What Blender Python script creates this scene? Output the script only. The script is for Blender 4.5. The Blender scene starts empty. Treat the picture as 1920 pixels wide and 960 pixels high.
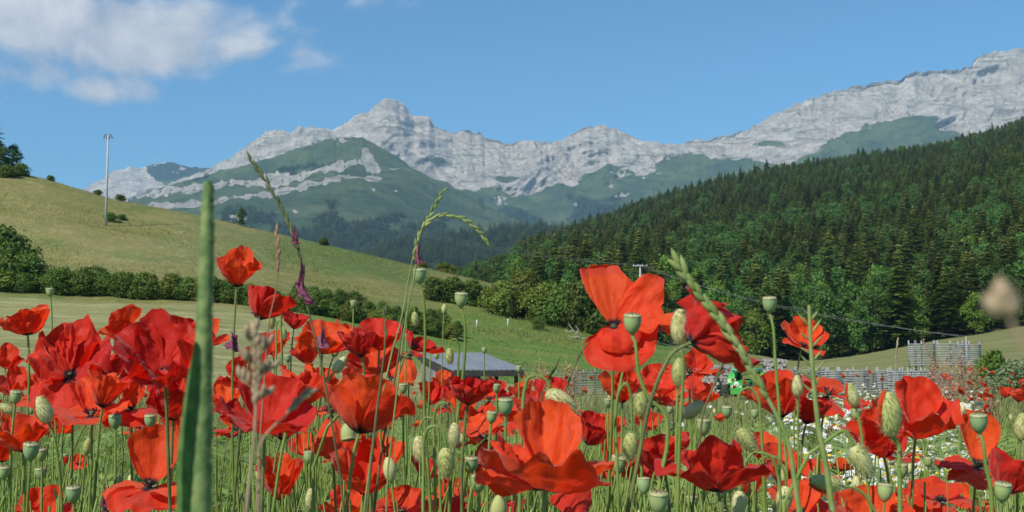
import bpy, math, random
import numpy as np
from mathutils import Vector, Matrix, Euler
random.seed(7)
R = math.radians
PI = math.pi
scene = bpy.context.scene

# ------------------------------------------------------------------ camera
F = 2200.0                      # focal length in photo pixels (photo is 1920 wide)
PITCH = math.atan(160 / F)
EYE = 0.75
cam_d = bpy.data.cameras.new('camera')
cam_d.lens = 36 * F / 1920
cam_d.sensor_width = 36
cam_d.clip_start = 0.01
cam_d.clip_end = 30000
cam_d.dof.use_dof = True
cam_d.dof.focus_distance = 1.9
cam_d.dof.aperture_fstop = 34
cam = bpy.data.objects.new('camera', cam_d)
scene.collection.objects.link(cam)
cam.location = (0, 0, EYE)
cam.rotation_euler = (PI / 2 + PITCH, 0, 0)
scene.camera = cam

# ------------------------------------------------------------------ sun and sky
SUN_EL = R(44)
SUN_DIR2 = (-0.66, -0.75)       # where the sun stands, behind the camera and to the left
sun_d = bpy.data.lights.new('sun', 'SUN')
sun_d.energy = 4.8
sun_d.angle = R(0.5)
sun_d.color = (1.0, 0.945, 0.845)
sun = bpy.data.objects.new('sun', sun_d)
scene.collection.objects.link(sun)
_h = math.cos(SUN_EL)
_n = math.hypot(*SUN_DIR2)
SUN = Vector((SUN_DIR2[0] / _n * _h, SUN_DIR2[1] / _n * _h, math.sin(SUN_EL)))
sun.rotation_euler = SUN.to_track_quat('Z', 'Y').to_euler()

scene.view_settings.view_transform = 'Standard'
scene.view_settings.look = 'None'
scene.view_settings.exposure = 0.12
scene.view_settings.gamma = 1.0
cy = scene.cycles
cy.max_bounces = 8
cy.diffuse_bounces = 3
cy.glossy_bounces = 2
cy.transmission_bounces = 5
cy.volume_bounces = 0
cy.transparent_max_bounces = 4
cy.sample_clamp_indirect = 4.0
cy.use_denoising = True
cy.caustics_reflective = False
cy.caustics_refractive = False


class NT:
    """small helper round a node tree"""
    def __init__(s, tree):
        s.t = tree
        s.t.nodes.clear()

    def n(s, typ, **kw):
        nd = s.t.nodes.new(typ)
        for k, v in kw.items():
            setattr(nd, k, v)
        return nd

    def put(s, sock, v):
        if v is None:
            return
        if isinstance(v, bpy.types.NodeSocket):
            s.t.links.new(v, sock)
        else:
            sock.default_value = v

    def m(s, op, a, b=None, c=None, clamp=False):
        nd = s.n('ShaderNodeMath', operation=op, use_clamp=clamp)
        s.put(nd.inputs[0], a)
        s.put(nd.inputs[1], b)
        s.put(nd.inputs[2], c)
        return nd.outputs[0]

    def noise(s, vec, scale, detail=4, rough=0.5, dist=0.0, out=0):
        nd = s.n('ShaderNodeTexNoise')
        s.put(nd.inputs['Vector'], vec)
        nd.inputs['Scale'].default_value = scale
        nd.inputs['Detail'].default_value = detail
        nd.inputs['Roughness'].default_value = rough
        nd.inputs['Distortion'].default_value = dist
        return nd.outputs[out]

    def mapv(s, vec, scale=(1, 1, 1), rot=(0, 0, 0), loc=(0, 0, 0)):
        nd = s.n('ShaderNodeMapping')
        s.put(nd.inputs[0], vec)
        nd.inputs['Location'].default_value = loc
        nd.inputs['Rotation'].default_value = rot
        nd.inputs['Scale'].default_value = scale
        return nd.outputs[0]

    def step(s, v, a, b, lo=0.0, hi=1.0):
        nd = s.n('ShaderNodeMapRange', interpolation_type='SMOOTHSTEP')
        s.put(nd.inputs[0], v)
        for i, q in enumerate((a, b, lo, hi)):
            nd.inputs[i + 1].default_value = q
        return nd.outputs[0]

    def mix(s, f, a, b, mode='MIX'):
        nd = s.n('ShaderNodeMix', data_type='RGBA', blend_type=mode)
        s.put(nd.inputs[0], f)
        s.put(nd.inputs[6], a if isinstance(a, bpy.types.NodeSocket) else (*a, 1) if len(a) == 3 else a)
        s.put(nd.inputs[7], b if isinstance(b, bpy.types.NodeSocket) else (*b, 1) if len(b) == 3 else b)
        return nd.outputs[2]

    def bump(s, h, strength, dist):
        nd = s.n('ShaderNodeBump')
        nd.inputs['Strength'].default_value = strength
        nd.inputs['Distance'].default_value = dist
        s.put(nd.inputs['Height'], h)
        return nd.outputs[0]

    def attr(s, name, out='Fac'):
        return s.n('ShaderNodeAttribute', attribute_name=name).outputs[out]


world = bpy.data.worlds.new('World')
scene.world = world
world.use_nodes = True
w = NT(world.node_tree)
sky = w.n('ShaderNodeTexSky', sky_type='NISHITA')
sky.sun_disc = False
sky.sun_elevation = SUN_EL
sky.sun_rotation = math.atan2(SUN_DIR2[0], SUN_DIR2[1])
sky.altitude = 1200
sky.air_density = 1.0
sky.dust_density = 0.0
sky.ozone_density = 8.0
gen = w.n('ShaderNodeTexCoord').outputs['Generated']
sep = w.n('ShaderNodeSeparateXYZ')
w.put(sep.inputs[0], gen)
yy = w.m('MAXIMUM', sep.outputs[1], 0.05)
cu = w.m('DIVIDE', sep.outputs[0], yy)
cw = w.m('DIVIDE', sep.outputs[2], yy)
comb = w.n('ShaderNodeCombineXYZ')
w.put(comb.inputs[0], cu)
w.put(comb.inputs[1], w.m('MULTIPLY', cw, 1.25))
flat = comb.outputs[0]
best = None
# soft lobes of the one cloud bank: tangent direction east / up, half width, half height, weight
for (px, py, rx, ry, wt) in ((90, 30, 320, 130, 1.0), (260, 75, 270, 88, 1.05), (430, 80, 110, 62, 0.70), (350, 40, 130, 75, 0.9), (470, 88, 60, 40, 0.6),
                             (205, 158, 125, 50, 0.58), (40, 110, 160, 80, 0.62), (530, 95, 80, 50, 0.24), (700, -6, 80, 16, 0.12)):
    u0, w0 = (px - 960) / F * 1.01, (640 - py) / F
    a = w.m('MULTIPLY', w.m('SUBTRACT', cu, u0), F / rx)
    b = w.m('MULTIPLY', w.m('SUBTRACT', cw, w0), F / ry)
    r2 = w.m('ADD', w.m('MULTIPLY', a, a), w.m('MULTIPLY', b, b))
    lobe = w.m('MULTIPLY', w.m('SUBTRACT', 1.0, w.m('POWER', r2, 0.7)), wt, clamp=False)
    best = lobe if best is None else w.m('MAXIMUM', best, lobe)
n1 = w.noise(flat, 9.0, 9, 0.56, 0.35)
n2 = w.noise(w.mapv(flat, loc=(0.012, -0.022, 0)), 9.0, 6, 0.56, 0.35)
dens = w.m('ADD', best, w.m('MULTIPLY', w.m('SUBTRACT', n1, 0.52), 2.7))
cover = w.step(dens, -0.05, 0.62, 0.0, 0.95)
relief = w.m('ADD', w.m('MULTIPLY', w.m('SUBTRACT', n1, n2), 6.0), 0.5)
lit = w.m('ADD', w.m('MULTIPLY', relief, 0.5), w.m('MULTIPLY', w.m('SUBTRACT', cw, 0.205), 3.6))
lit = w.m('ADD', lit, 0.12, clamp=True)
bg_sky = w.n('ShaderNodeBackground')
w.put(bg_sky.inputs[0], w.mix(1.0, sky.outputs[0], (0.84, 1.17, 1.08), 'MULTIPLY'))
bg_sky.inputs[1].default_value = 0.118
bg_cl = w.n('ShaderNodeBackground')
w.put(bg_cl.inputs[0], w.mix(lit, (0.32, 0.38, 0.48), (0.76, 0.76, 0.77)))
bg_cl.inputs[1].default_value = 1.0
mixs = w.n('ShaderNodeMixShader')
w.put(mixs.inputs[0], cover)
w.put(mixs.inputs[1], bg_sky.outputs[0])
w.put(mixs.inputs[2], bg_cl.outputs[0])
wo = w.n('ShaderNodeOutputWorld')
w.put(wo.inputs[0], mixs.outputs[0])


# ------------------------------------------------------------------ small maths
def P(px, py, d):
    """the world point that lies at distance d north of the camera in the direction of photo pixel (px, py)"""
    cx, cyy = (np.asarray(px, float) - 960) / F, (480 - np.asarray(py, float)) / F
    c, s = math.cos(PITCH), math.sin(PITCH)
    ky = c - cyy * s
    kz = s + cyy * c
    k = d / ky
    return np.stack(np.broadcast_arrays(cx * k, k * ky, EYE + kz * k), -1)


def PV(px, py, d):
    return Vector(P(px, py, d).tolist())


def _hash(ix, iy, iz, seed):
    h = (ix.astype(np.int64) * 374761393 + iy.astype(np.int64) * 668265263 + iz.astype(np.int64) * 2147483647 + seed * 974711) & 0xFFFFFFFF
    h = ((h ^ (h >> 13)) * 1274126177) & 0xFFFFFFFF
    h = ((h ^ (h >> 16)) * 2246822519) & 0xFFFFFFFF
    return ((h ^ (h >> 15)) & 0xFFFFFF) / float(0xFFFFFF)


def vn(x, y, z=0.0, seed=0):
    x, y, z = np.broadcast_arrays(np.asarray(x, float), np.asarray(y, float), np.asarray(z, float))
    x0, y0, z0 = np.floor(x), np.floor(y), np.floor(z)
    fx, fy, fz = x - x0, y - y0, z - z0
    fx, fy, fz = [f * f * (3 - 2 * f) for f in (fx, fy, fz)]
    out = 0
    for dx in (0, 1):
        for dy in (0, 1):
            for dz in (0, 1):
                wgt = (fx if dx else 1 - fx) * (fy if dy else 1 - fy) * (fz if dz else 1 - fz)
                out = out + wgt * _hash(x0 + dx, y0 + dy, z0 + dz, seed)
    return out * 2 - 1


def fbm(x, y, z=0.0, o=4, seed=0, g=0.5):
    a, t, f = 1.0, 0.0, 1.0
    for i in range(o):
        t = t + a * vn(np.asarray(x) * f, np.asarray(y) * f, np.asarray(z) * f, seed + i * 17)
        a *= g
        f *= 2.03
    return t


def ridged(x, y, z=0.0, o=5, seed=0):
    a, t, f = 1.0, 0.0, 1.0
    for i in range(o):
        t = t + a * (1 - np.abs(vn(np.asarray(x) * f, np.asarray(y) * f, np.asarray(z) * f, seed + i * 31))) ** 2
        a *= 0.5
        f *= 2.1
    return t


def curve(pts):
    xs, ys = zip(*pts)
    return lambda x: np.interp(x, xs, ys)


# ------------------------------------------------------------------ building helpers
COL = scene.collection


def mesh(name, v, f, mats=None, smooth=False, uv=None, mi=None, attrs=None):
    me = bpy.data.meshes.new(name)
    v = np.asarray(v, np.float32).reshape(-1, 3)
    if isinstance(f, np.ndarray):
        k = f.shape[1]
        me.vertices.add(len(v))
        me.vertices.foreach_set('co', v.ravel())
        me.loops.add(f.size)
        me.loops.foreach_set('vertex_index', f.astype(np.int32).ravel())
        me.polygons.add(len(f))
        me.polygons.foreach_set('loop_start', np.arange(0, f.size, k, dtype=np.int32))
        me.polygons.foreach_set('loop_total', np.full(len(f), k, np.int32))
    else:
        me.from_pydata(v.tolist(), [], [list(map(int, q)) for q in f])
    me.update(calc_edges=True)
    me.validate()
    if uv is not None:
        lay = me.uv_layers.new(name='UVMap')
        li = np.empty(len(me.loops), np.int32)
        me.loops.foreach_get('vertex_index', li)
        lay.data.foreach_set('uv', np.asarray(uv, np.float32)[li].ravel())
    for k, a in (attrs or {}).items():
        at = me.attributes.new(k, 'FLOAT', 'POINT')
        at.data.foreach_set('value', np.asarray(a, np.float32).ravel())
    for m in (mats if isinstance(mats, (list, tuple)) else [mats] if mats else []):
        me.materials.append(m)
    if mi is not None:
        me.polygons.foreach_set('material_index', np.asarray(mi, np.int32))
    if smooth:
        me.shade_smooth()
    return me


def link(name, me, parent=None, loc=None):
    o = bpy.data.objects.new(name, me)
    COL.objects.link(o)
    if parent is not None:
        o.parent = parent
    if loc is not None:
        o.location = loc
    return o


def tag(o, label=None, cat=None, group=None, kind=None):
    for k, q in (('label', label), ('category', cat), ('group', group), ('kind', kind)):
        if q:
            o[k] = q
    return o


def empty(name, loc, label, cat, group=None, rz=0.0):
    o = bpy.data.objects.new(name, None)
    COL.objects.link(o)
    o.location = loc
    o.rotation_euler = (0, 0, rz)
    o.empty_display_size = 0.05
    return tag(o, label, cat, group)


KIDS = {}


def kid(name, me, parent):
    o = link(name, me, parent)
    KIDS.setdefault(parent.name, []).append(o)
    return o


def dup(root, loc, rz=0.0, s=1.0, label=None, group=None, rot=None):
    r = root.copy()
    COL.objects.link(r)
    r.location = loc
    r.rotation_euler = rot if rot is not None else (0, 0, rz)
    r.scale = (s, s, s) if not isinstance(s, (tuple, list)) else s
    if label:
        r['label'] = label
    if group:
        r['group'] = group
    for ch in KIDS.get(root.name, []):
        c = ch.copy()
        COL.objects.link(c)
        c.parent = r
        KIDS.setdefault(r.name, []).append(c)
        for g in KIDS.get(ch.name, []):
            q = g.copy()
            COL.objects.link(q)
            q.parent = c
    return r


class MB:
    """collects pieces into one mesh"""
    def __init__(s):
        s.v, s.f, s.uv, s.mi, s.n = [], [], [], [], 0

    def add(s, v, f, mi=0, uv=None):
        v = np.asarray(v, float).reshape(-1, 3)
        s.v.append(v)
        s.uv.append(np.zeros((len(v), 2)) if uv is None else np.asarray(uv, float).reshape(-1, 2))
        for q in (f.tolist() if isinstance(f, np.ndarray) else f):
            s.f.append([i + s.n for i in q])
            s.mi.append(mi)
        s.n += len(v)
        return s

    def box(s, c, size, mi=0, rot=None):
        x, y, z = [q / 2 for q in size]
        v = np.array([(a * x, b * y, e * z) for a in (-1, 1) for b in (-1, 1) for e in (-1, 1)])
        if rot is not None:
            v = v @ np.array(Euler(rot).to_matrix()).T
        return s.add(v + np.array(c), [(0, 1, 3, 2), (4, 6, 7, 5), (0, 4, 5, 1), (2, 3, 7, 6), (0, 2, 6, 4), (1, 5, 7, 3)], mi)

    def tube(s, pts, rad, sides=8, mi=0, cap=True):
        pts = np.asarray(pts, float)
        v, f = tubes(pts[None], np.broadcast_to(np.asarray(rad, float), (len(pts),))[None], sides)
        s.add(v, f, mi)
        if cap:
            k = len(pts)
            b = s.n - k * sides
            s.f.append([b + i for i in range(sides)][::-1])
            s.f.append([b + (k - 1) * sides + i for i in range(sides)])
            s.mi += [mi, mi]
        return s

    def lathe(s, prof, sides=16, mi=0, axis=None, at=(0, 0, 0), rad_fn=None):
        prof = np.asarray(prof, float)
        a = np.arange(sides) / sides * 2 * PI
        k = len(prof)
        rr = prof[:, 0][:, None] * (np.ones(sides)[None] if rad_fn is None else rad_fn(a)[None])
        v = np.stack([rr * np.cos(a), rr * np.sin(a), np.broadcast_to(prof[:, 1][:, None], (k, sides))], -1).reshape(-1, 3)
        if axis is not None:
            q = np.array(Vector(axis).to_track_quat('Z', 'Y').to_matrix())
            v = v @ q.T
        return s.add(v + np.array(at), gridf(k, sides, True), mi)

    def build(s, name, mats, parent=None, smooth=True, uv=False, attrs=None):
        me = mesh(name, np.concatenate(s.v), s.f, mats, smooth, np.concatenate(s.uv) if uv else None, s.mi, attrs)
        return kid(name, me, parent) if parent is not None else me


def gridf(rows, cols, wrap=False, off=0):
    c = cols if wrap else cols - 1
    i = np.arange(rows - 1)[:, None] * cols
    j = np.arange(c)[None]
    j2 = (j + 1) % cols
    a, b = i + j, i + j2
    return (np.stack([a, b, b + cols, a + cols], -1).reshape(-1, 4) + off)


def tubes(paths, rad, sides=3):
    """paths (N,K,3), rad (N,K) -> verts, quads"""
    N, K, _ = paths.shape
    t = np.gradient(paths, axis=1)
    t /= np.linalg.norm(t, axis=-1, keepdims=True) + 1e-12
    ref = np.where(np.abs(t[..., 2:3]) > 0.9, np.array([1.0, 0, 0]), np.array([0, 0, 1.0]))
    ref = np.broadcast_to(np.where(np.abs(t[:, :1, 2:3]) > 0.9, np.array([1.0, 0.02, 0]), np.array([0.02, 0, 1.0])), t.shape)
    a = np.cross(t, ref)
    a /= np.linalg.norm(a, axis=-1, keepdims=True) + 1e-9
    b = np.cross(t, a)
    an = np.arange(sides) / sides * 2 * PI
    v = paths[:, :, None] + rad[..., None, None] * (a[:, :, None] * np.cos(an)[None, None, :, None] + b[:, :, None] * np.sin(an)[None, None, :, None])
    base = gridf(K, sides, True)
    f = (np.arange(N)[:, None, None] * K * sides + base[None]).reshape(-1, 4)
    return v.reshape(-1, 3), f


def blades(paths, wid, side):
    """flat ribbons: paths (N,K,3), wid (N,K), side (N,3)"""
    N, K, _ = paths.shape
    v = np.stack([paths - wid[..., None] * side[:, None], paths + wid[..., None] * side[:, None]], 2).reshape(-1, 3)
    base = gridf(K, 2)
    f = (np.arange(N)[:, None, None] * K * 2 + base[None]).reshape(-1, 4)
    return v, f


def bez(pts, n):
    """smooth curve through points, tangents by chord length so that long pieces do not overshoot"""
    p = np.asarray(pts, float)
    h = np.linalg.norm(np.diff(p, axis=0), axis=1) + 1e-9
    s = np.diff(p, axis=0) / h[:, None]
    m = np.zeros_like(p)
    m[0], m[-1] = s[0], s[-1]
    m[1:-1] = (s[:-1] * h[1:, None] + s[1:] * h[:-1, None]) / (h[1:] + h[:-1])[:, None]
    o = []
    for t in np.linspace(0, len(h) - 1e-6, n):
        i = int(t)
        u = t - i
        a, b, k = p[i], p[i + 1], h[i]
        o.append(a * (2 * u ** 3 - 3 * u ** 2 + 1) + m[i] * k * (u ** 3 - 2 * u ** 2 + u) + b * (3 * u ** 2 - 2 * u ** 3) + m[i + 1] * k * (u ** 3 - u ** 2))
    return np.array(o)


# ------------------------------------------------------------------ materials
def material(name):
    m = bpy.data.materials.new(name)
    m.use_nodes = True
    return m, NT(m.node_tree)


def out(n, shader):
    o = n.n('ShaderNodeOutputMaterial')
    n.put(o.inputs[0], shader)


def principled(n, col, rough=0.6, normal=None, spec=0.3, **kw):
    b = n.n('ShaderNodeBsdfPrincipled')
    n.put(b.inputs['Base Color'], col if isinstance(col, bpy.types.NodeSocket) else (*col, 1))
    n.put(b.inputs['Roughness'], rough)
    b.inputs['Specular IOR Level'].default_value = spec
    n.put(b.inputs['Normal'], normal)
    for k, q in kw.items():
        n.put(b.inputs[k.replace('_', ' ')], q)
    return b.outputs[0]


def leafy(name, col, col2, trans=0.35, scale=3.0, hue_rand=0.0, rough=0.6, coord='Object'):
    """thin plant tissue: reflects and lets light through"""
    m, n = material(name)
    tc = n.n('ShaderNodeTexCoord').outputs[coord]
    rnd = n.n('ShaderNodeObjectInfo').outputs['Random']
    geo = n.n('ShaderNodeNewGeometry').outputs['Random Per Island']
    c = n.mix(n.step(n.noise(tc, scale, 3), 0.35, 0.65), col, col2)
    val = n.m('ADD', n.m('MULTIPLY', rnd, hue_rand), n.m('MULTIPLY', geo, 0.35))
    hs = n.n('ShaderNodeHueSaturation')
    n.put(hs.inputs['Color'], c)
    n.put(hs.inputs['Value'], n.m('ADD', val, 1.0 - hue_rand / 2 - 0.17))
    n.put(hs.inputs['Hue'], n.m('ADD', n.m('MULTIPLY', rnd, 0.03 * min(1, hue_rand * 3)), 0.5 - 0.015 * min(1, hue_rand * 3)))
    a = principled(n, hs.outputs[0], rough, spec=0.25)
    t = n.n('ShaderNodeBsdfTranslucent')
    n.put(t.inputs[0], n.mix(1.0, hs.outputs[0], (1.25, 1.3, 0.6), 'MULTIPLY'))
    mx = n.n('ShaderNodeMixShader')
    mx.inputs[0].default_value = trans
    n.put(mx.inputs[1], a)
    n.put(mx.inputs[2], t.outputs[0])
    out(n, mx.outputs[0])
    return m


def plain(name, col, rough=0.6, col2=None, scale=6.0, stretch=(1, 1, 1), bump=0.0, spec=0.3, detail=5, **kw):
    m, n = material(name)
    tc = n.mapv(n.n('ShaderNodeTexCoord').outputs['Object'], stretch)
    f = n.noise(tc, scale, detail, 0.6)
    c = n.mix(n.step(f, 0.3, 0.7), col, col2 or tuple(q * 0.8 for q in col))
    nm = n.bump(f, bump, 0.02) if bump else None
    out(n, principled(n, c, rough, nm, spec, **kw))
    return m


# ================================================================== SETTING
# -------- ground: one sheet from the poppy field over the dip, the hay meadow and the grassy hill
GX = np.arange(-700, 2701, 12.0)
_rows = [  # distance, height profile given as the picture line the ground reaches at that distance
    (45, [(-700, 690), (0, 712), (400, 735), (700, 760), (960, 762), (1100, 740), (1500, 742), (1920, 745), (2700, 750)]),
    (70, [(-700, 600), (0, 622), (400, 645), (700, 680), (960, 705), (1100, 712), (1300, 716), (1600, 716), (1920, 708), (2700, 700)]),
    (95, [(-700, 520), (0, 551), (200, 557), (430, 571), (600, 592), (800, 636), (950, 664), (1100, 684), (1300, 700), (1500, 700), (1700, 684), (1920, 664), (2700, 630)]),
    (120, [(-700, 450), (0, 492), (200, 500), (430, 520), (600, 548), (800, 586), (930, 604), (1100, 626), (1300, 668), (1500, 684), (1700, 656), (1920, 625), (2700, 560)]),
    (160, [(-700, 270), (-300, 285), (0, 318), (60, 327), (130, 347), (200, 370), (300, 389), (400, 408), (500, 432), (600, 455), (700, 478), (800, 501), (930, 531), (1000, 555), (1100, 590), (1300, 650), (1500, 679), (1600, 671), (1700, 651), (1800, 634), (1920, 616), (2700, 540)]),
    (185, [(-700, 300), (0, 345), (200, 400), (400, 440), (600, 490), (800, 540), (930, 572), (1100, 610), (1300, 655), (1500, 682), (1700, 645), (1920, 605), (2700, 520)]),
    (320, [(-700, 420), (0, 460), (400, 520), (700, 580), (930, 600), (1100, 600), (1300, 600), (1500, 600), (1700, 570), (1920, 530), (2700, 450)]),
]
GD = np.concatenate([np.arange(-12, 12, 1.0), np.arange(12, 40, 1.5), np.arange(40, 130, 2.2), np.arange(130, 190, 1.6), np.arange(190, 321, 10)])


def smooth1(a, k, axis):
    ker = np.ones(k) / k
    pad = [(0, 0)] * a.ndim
    pad[axis] = (k // 2, k // 2)
    a = np.pad(a, pad, mode='edge')
    return np.apply_along_axis(lambda q: np.convolve(q, ker, 'valid'), axis, a)


_fd = np.arange(14, 321, 1.0)
_rd, _rz = [14.0], [np.full(len(GX), 0.02)]
for d_, prof in _rows:
    py_ = smooth1(curve(prof)(GX), 7, 0)
    if d_ == 45:
        z24 = P(GX, py_, d_)[:, 2]
        _rd.append(24.0)
        _rz.append(z24 * 0.55 - 0.3)
    _rd.append(float(d_))
    _rz.append(P(GX, py_, d_)[:, 2])
_rz = np.array(_rz)
_zf = np.array([np.interp(_fd, _rd, _rz[:, i]) for i in range(len(GX))])      # (px, d)
_zf = smooth1(_zf, 7, 1)


def ground_z(px, d):
    px, d = np.broadcast_arrays(np.asarray(px, float), np.asarray(d, float))
    i = np.clip((px - GX[0]) / 12.0, 0, len(GX) - 1.001)
    j = np.clip(d - 14, 0, len(_fd) - 1.001)
    i0, j0 = i.astype(int), j.astype(int)
    a, b = i - i0, j - j0
    z = (_zf[i0, j0] * (1 - a) + _zf[i0 + 1, j0] * a) * (1 - b) + (_zf[i0, j0 + 1] * (1 - a) + _zf[i0 + 1, j0 + 1] * a) * b
    return np.where(d < 14, 0.0, z)


def col_x(px, d):
    return (np.asarray(px, float) - 960) / F * np.asarray(d, float) * 1.0026


def G(px, d):
    """a point on the ground"""
    return Vector((float(col_x(px, d)), float(d), float(ground_z(px, d))))


dd, pp = np.meshgrid(GD, GX, indexing='ij')
X = col_x(pp, np.maximum(dd, 6.0) if False else np.maximum(dd, 12.0))
Z = ground_z(pp, dd)
Z = Z + np.where(dd > 20, 0.12 * fbm(X * 0.12, dd * 0.12, 0, 4, 3), 0) * np.clip((dd - 20) / 60, 0, 1) * 1.6
mown_line = curve([(-700, 92), (430, 92), (560, 90), (620, 84), (700, 76), (830, 66), (960, 58), (1100, 54), (1300, 50), (2700, 48)])(pp)
hay = np.clip((mown_line + 1.5 * fbm(X * .2, dd * .2, 0, 3, 5) - dd) / 1.5, 0, 1) * (pp < 1380) * (dd > 13)
pasture = np.clip((pp - 520 - (dd - 95) * 9) / 130, 0, 1) * np.clip((1480 - pp) / 200, 0, 1) * np.clip((136 - dd) / 8, 0, 1)
field = np.clip((13.5 - dd) / 1.0, 0, 1)
strip = np.clip((pp - 1380) / 100, 0, 1) * (dd > 60)


def ground_material():
    m, n = material('meadow_ground')
    pos = n.n('ShaderNodeNewGeometry').outputs['Position']
    big = n.noise(n.mapv(pos, (1, 1, 1)), 0.045, 5, 0.6, 0.6)
    fine = n.noise(n.mapv(pos, (1, 0.55, 1)), 1.1, 6, 0.7)
    mid = n.noise(n.mapv(pos, (0.5, 1.4, 1)), 0.28, 6, 0.65, 0.5)
    rough = n.mix(n.step(mid, 0.36, 0.62), (0.225, 0.205, 0.070), (0.160, 0.170, 0.048))
    rough = n.mix(n.step(big, 0.48, 0.60), rough, (0.105, 0.155, 0.040))
    rough = n.mix(n.m('MULTIPLY', n.step(n.noise(n.mapv(pos, (1, 1, 1)), 0.022, 4, 0.6, 0.8), 0.5, 0.62), 0.3), rough, (0.32, 0.26, 0.13))
    rough = n.mix(n.step(fine, 0.5, 0.8), rough, (0.37, 0.32, 0.15))
    swath = n.noise(n.mapv(pos, (0.10, 0.85, 1), (0, 0, R(-10))), 0.9, 5, 0.65, 0.9)
    hayc = n.mix(n.step(swath, 0.38, 0.66), (0.20, 0.205, 0.075), (0.37, 0.345, 0.165))
    hayc = n.mix(n.step(fine, 0.42, 0.75), hayc, (0.25, 0.25, 0.10))
    gr = n.mix(n.step(mid, 0.40, 0.62), (0.105, 0.190, 0.032), (0.175, 0.215, 0.055))
    gr = n.mix(n.step(n.noise(pos, 0.15, 5, 0.7, 1.0), 0.55, 0.72), gr, (0.055, 0.13, 0.025))
    soil = n.mix(n.step(fine, 0.4, 0.6), (0.06, 0.07, 0.02), (0.12, 0.13, 0.05))
    stripc = n.mix(n.step(mid, 0.35, 0.65), (0.24, 0.22, 0.09), (0.16, 0.18, 0.06))
    c = n.mix(n.attr('pasture'), rough, gr)
    c = n.mix(n.attr('strip'), c, stripc)
    c = n.mix(n.attr('hay'), c, hayc)
    c = n.mix(n.attr('field'), c, soil)
    c = n.mix(1.0, c, n.mix(n.step(n.noise(pos, 6.0, 3), 0.3, 0.7), (0.78, 0.78, 0.78), (1.15, 1.15, 1.15)), 'MULTIPLY')
    h = n.m('ADD', n.m('MULTIPLY', fine, 0.5), n.m('MULTIPLY', swath, 0.4))
    out(n, principled(n, c, 0.9, n.bump(h, 0.7, 0.35), 0.1))
    return m


M = {}
M['ground'] = ground_material()
V = np.stack([X, dd, Z], -1).reshape(-1, 3)
g = link('ground', mesh('ground', V, gridf(len(GD), len(GX)), M['ground'], True,
                        attrs={'hay': hay, 'pasture': pasture, 'field': field, 'strip': strip}))
tag(g, kind='structure')


# -------- hill of the right hand wood
hill_sky = curve([(600, 600), (760, 560), (850, 530), (950, 492), (1050, 452), (1150, 421), (1250, 384), (1350, 353), (1450, 331), (1600, 312), (1750, 292), (1850, 266), (1920, 240), (2200, 170), (2700, 120)])
HX = np.arange(600, 2701, 14.0)
HD = np.arange(168, 1001, 14.0)


def hill_py(px, d):
    sk = hill_sky(px)
    foot = curve([(600, 640), (900, 575), (1100, 612), (1300, 662), (1500, 690), (1700, 660), (1920, 620), (2700, 530)])(px)
    t = np.clip((d - 168) / (820 - 168.0), 0, 1)
    # height grows evenly with distance
    z0 = (640 - foot) * 168 / F
    z1 = (640 - sk) * 820 / F
    z = z0 + (z1 - z0) * (t ** 1.12)
    py = 640 - z * F / np.maximum(d, 1)
    return np.where(d > 820, sk + (d - 820) * 0.35, py)


def hill_point(px, d):
    p = P(px, hill_py(px, d), d)
    p[..., 2] += 2.5 * fbm(p[..., 0] * 0.011, p[..., 1] * 0.011, 0, 3, 9)
    return p


hd, hx = np.meshgrid(HD, HX, indexing='ij')
M['wood_floor'] = plain('wood_floor', (0.035, 0.05, 0.018), 0.95, (0.07, 0.08, 0.03), 0.2, bump=0.3, spec=0.05)
hl = link('wooded_hill', mesh('wooded_hill', hill_point(hx, hd).reshape(-1, 3), gridf(len(HD), len(HX)), M['wood_floor'], True))
tag(hl, kind='structure')


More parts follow.
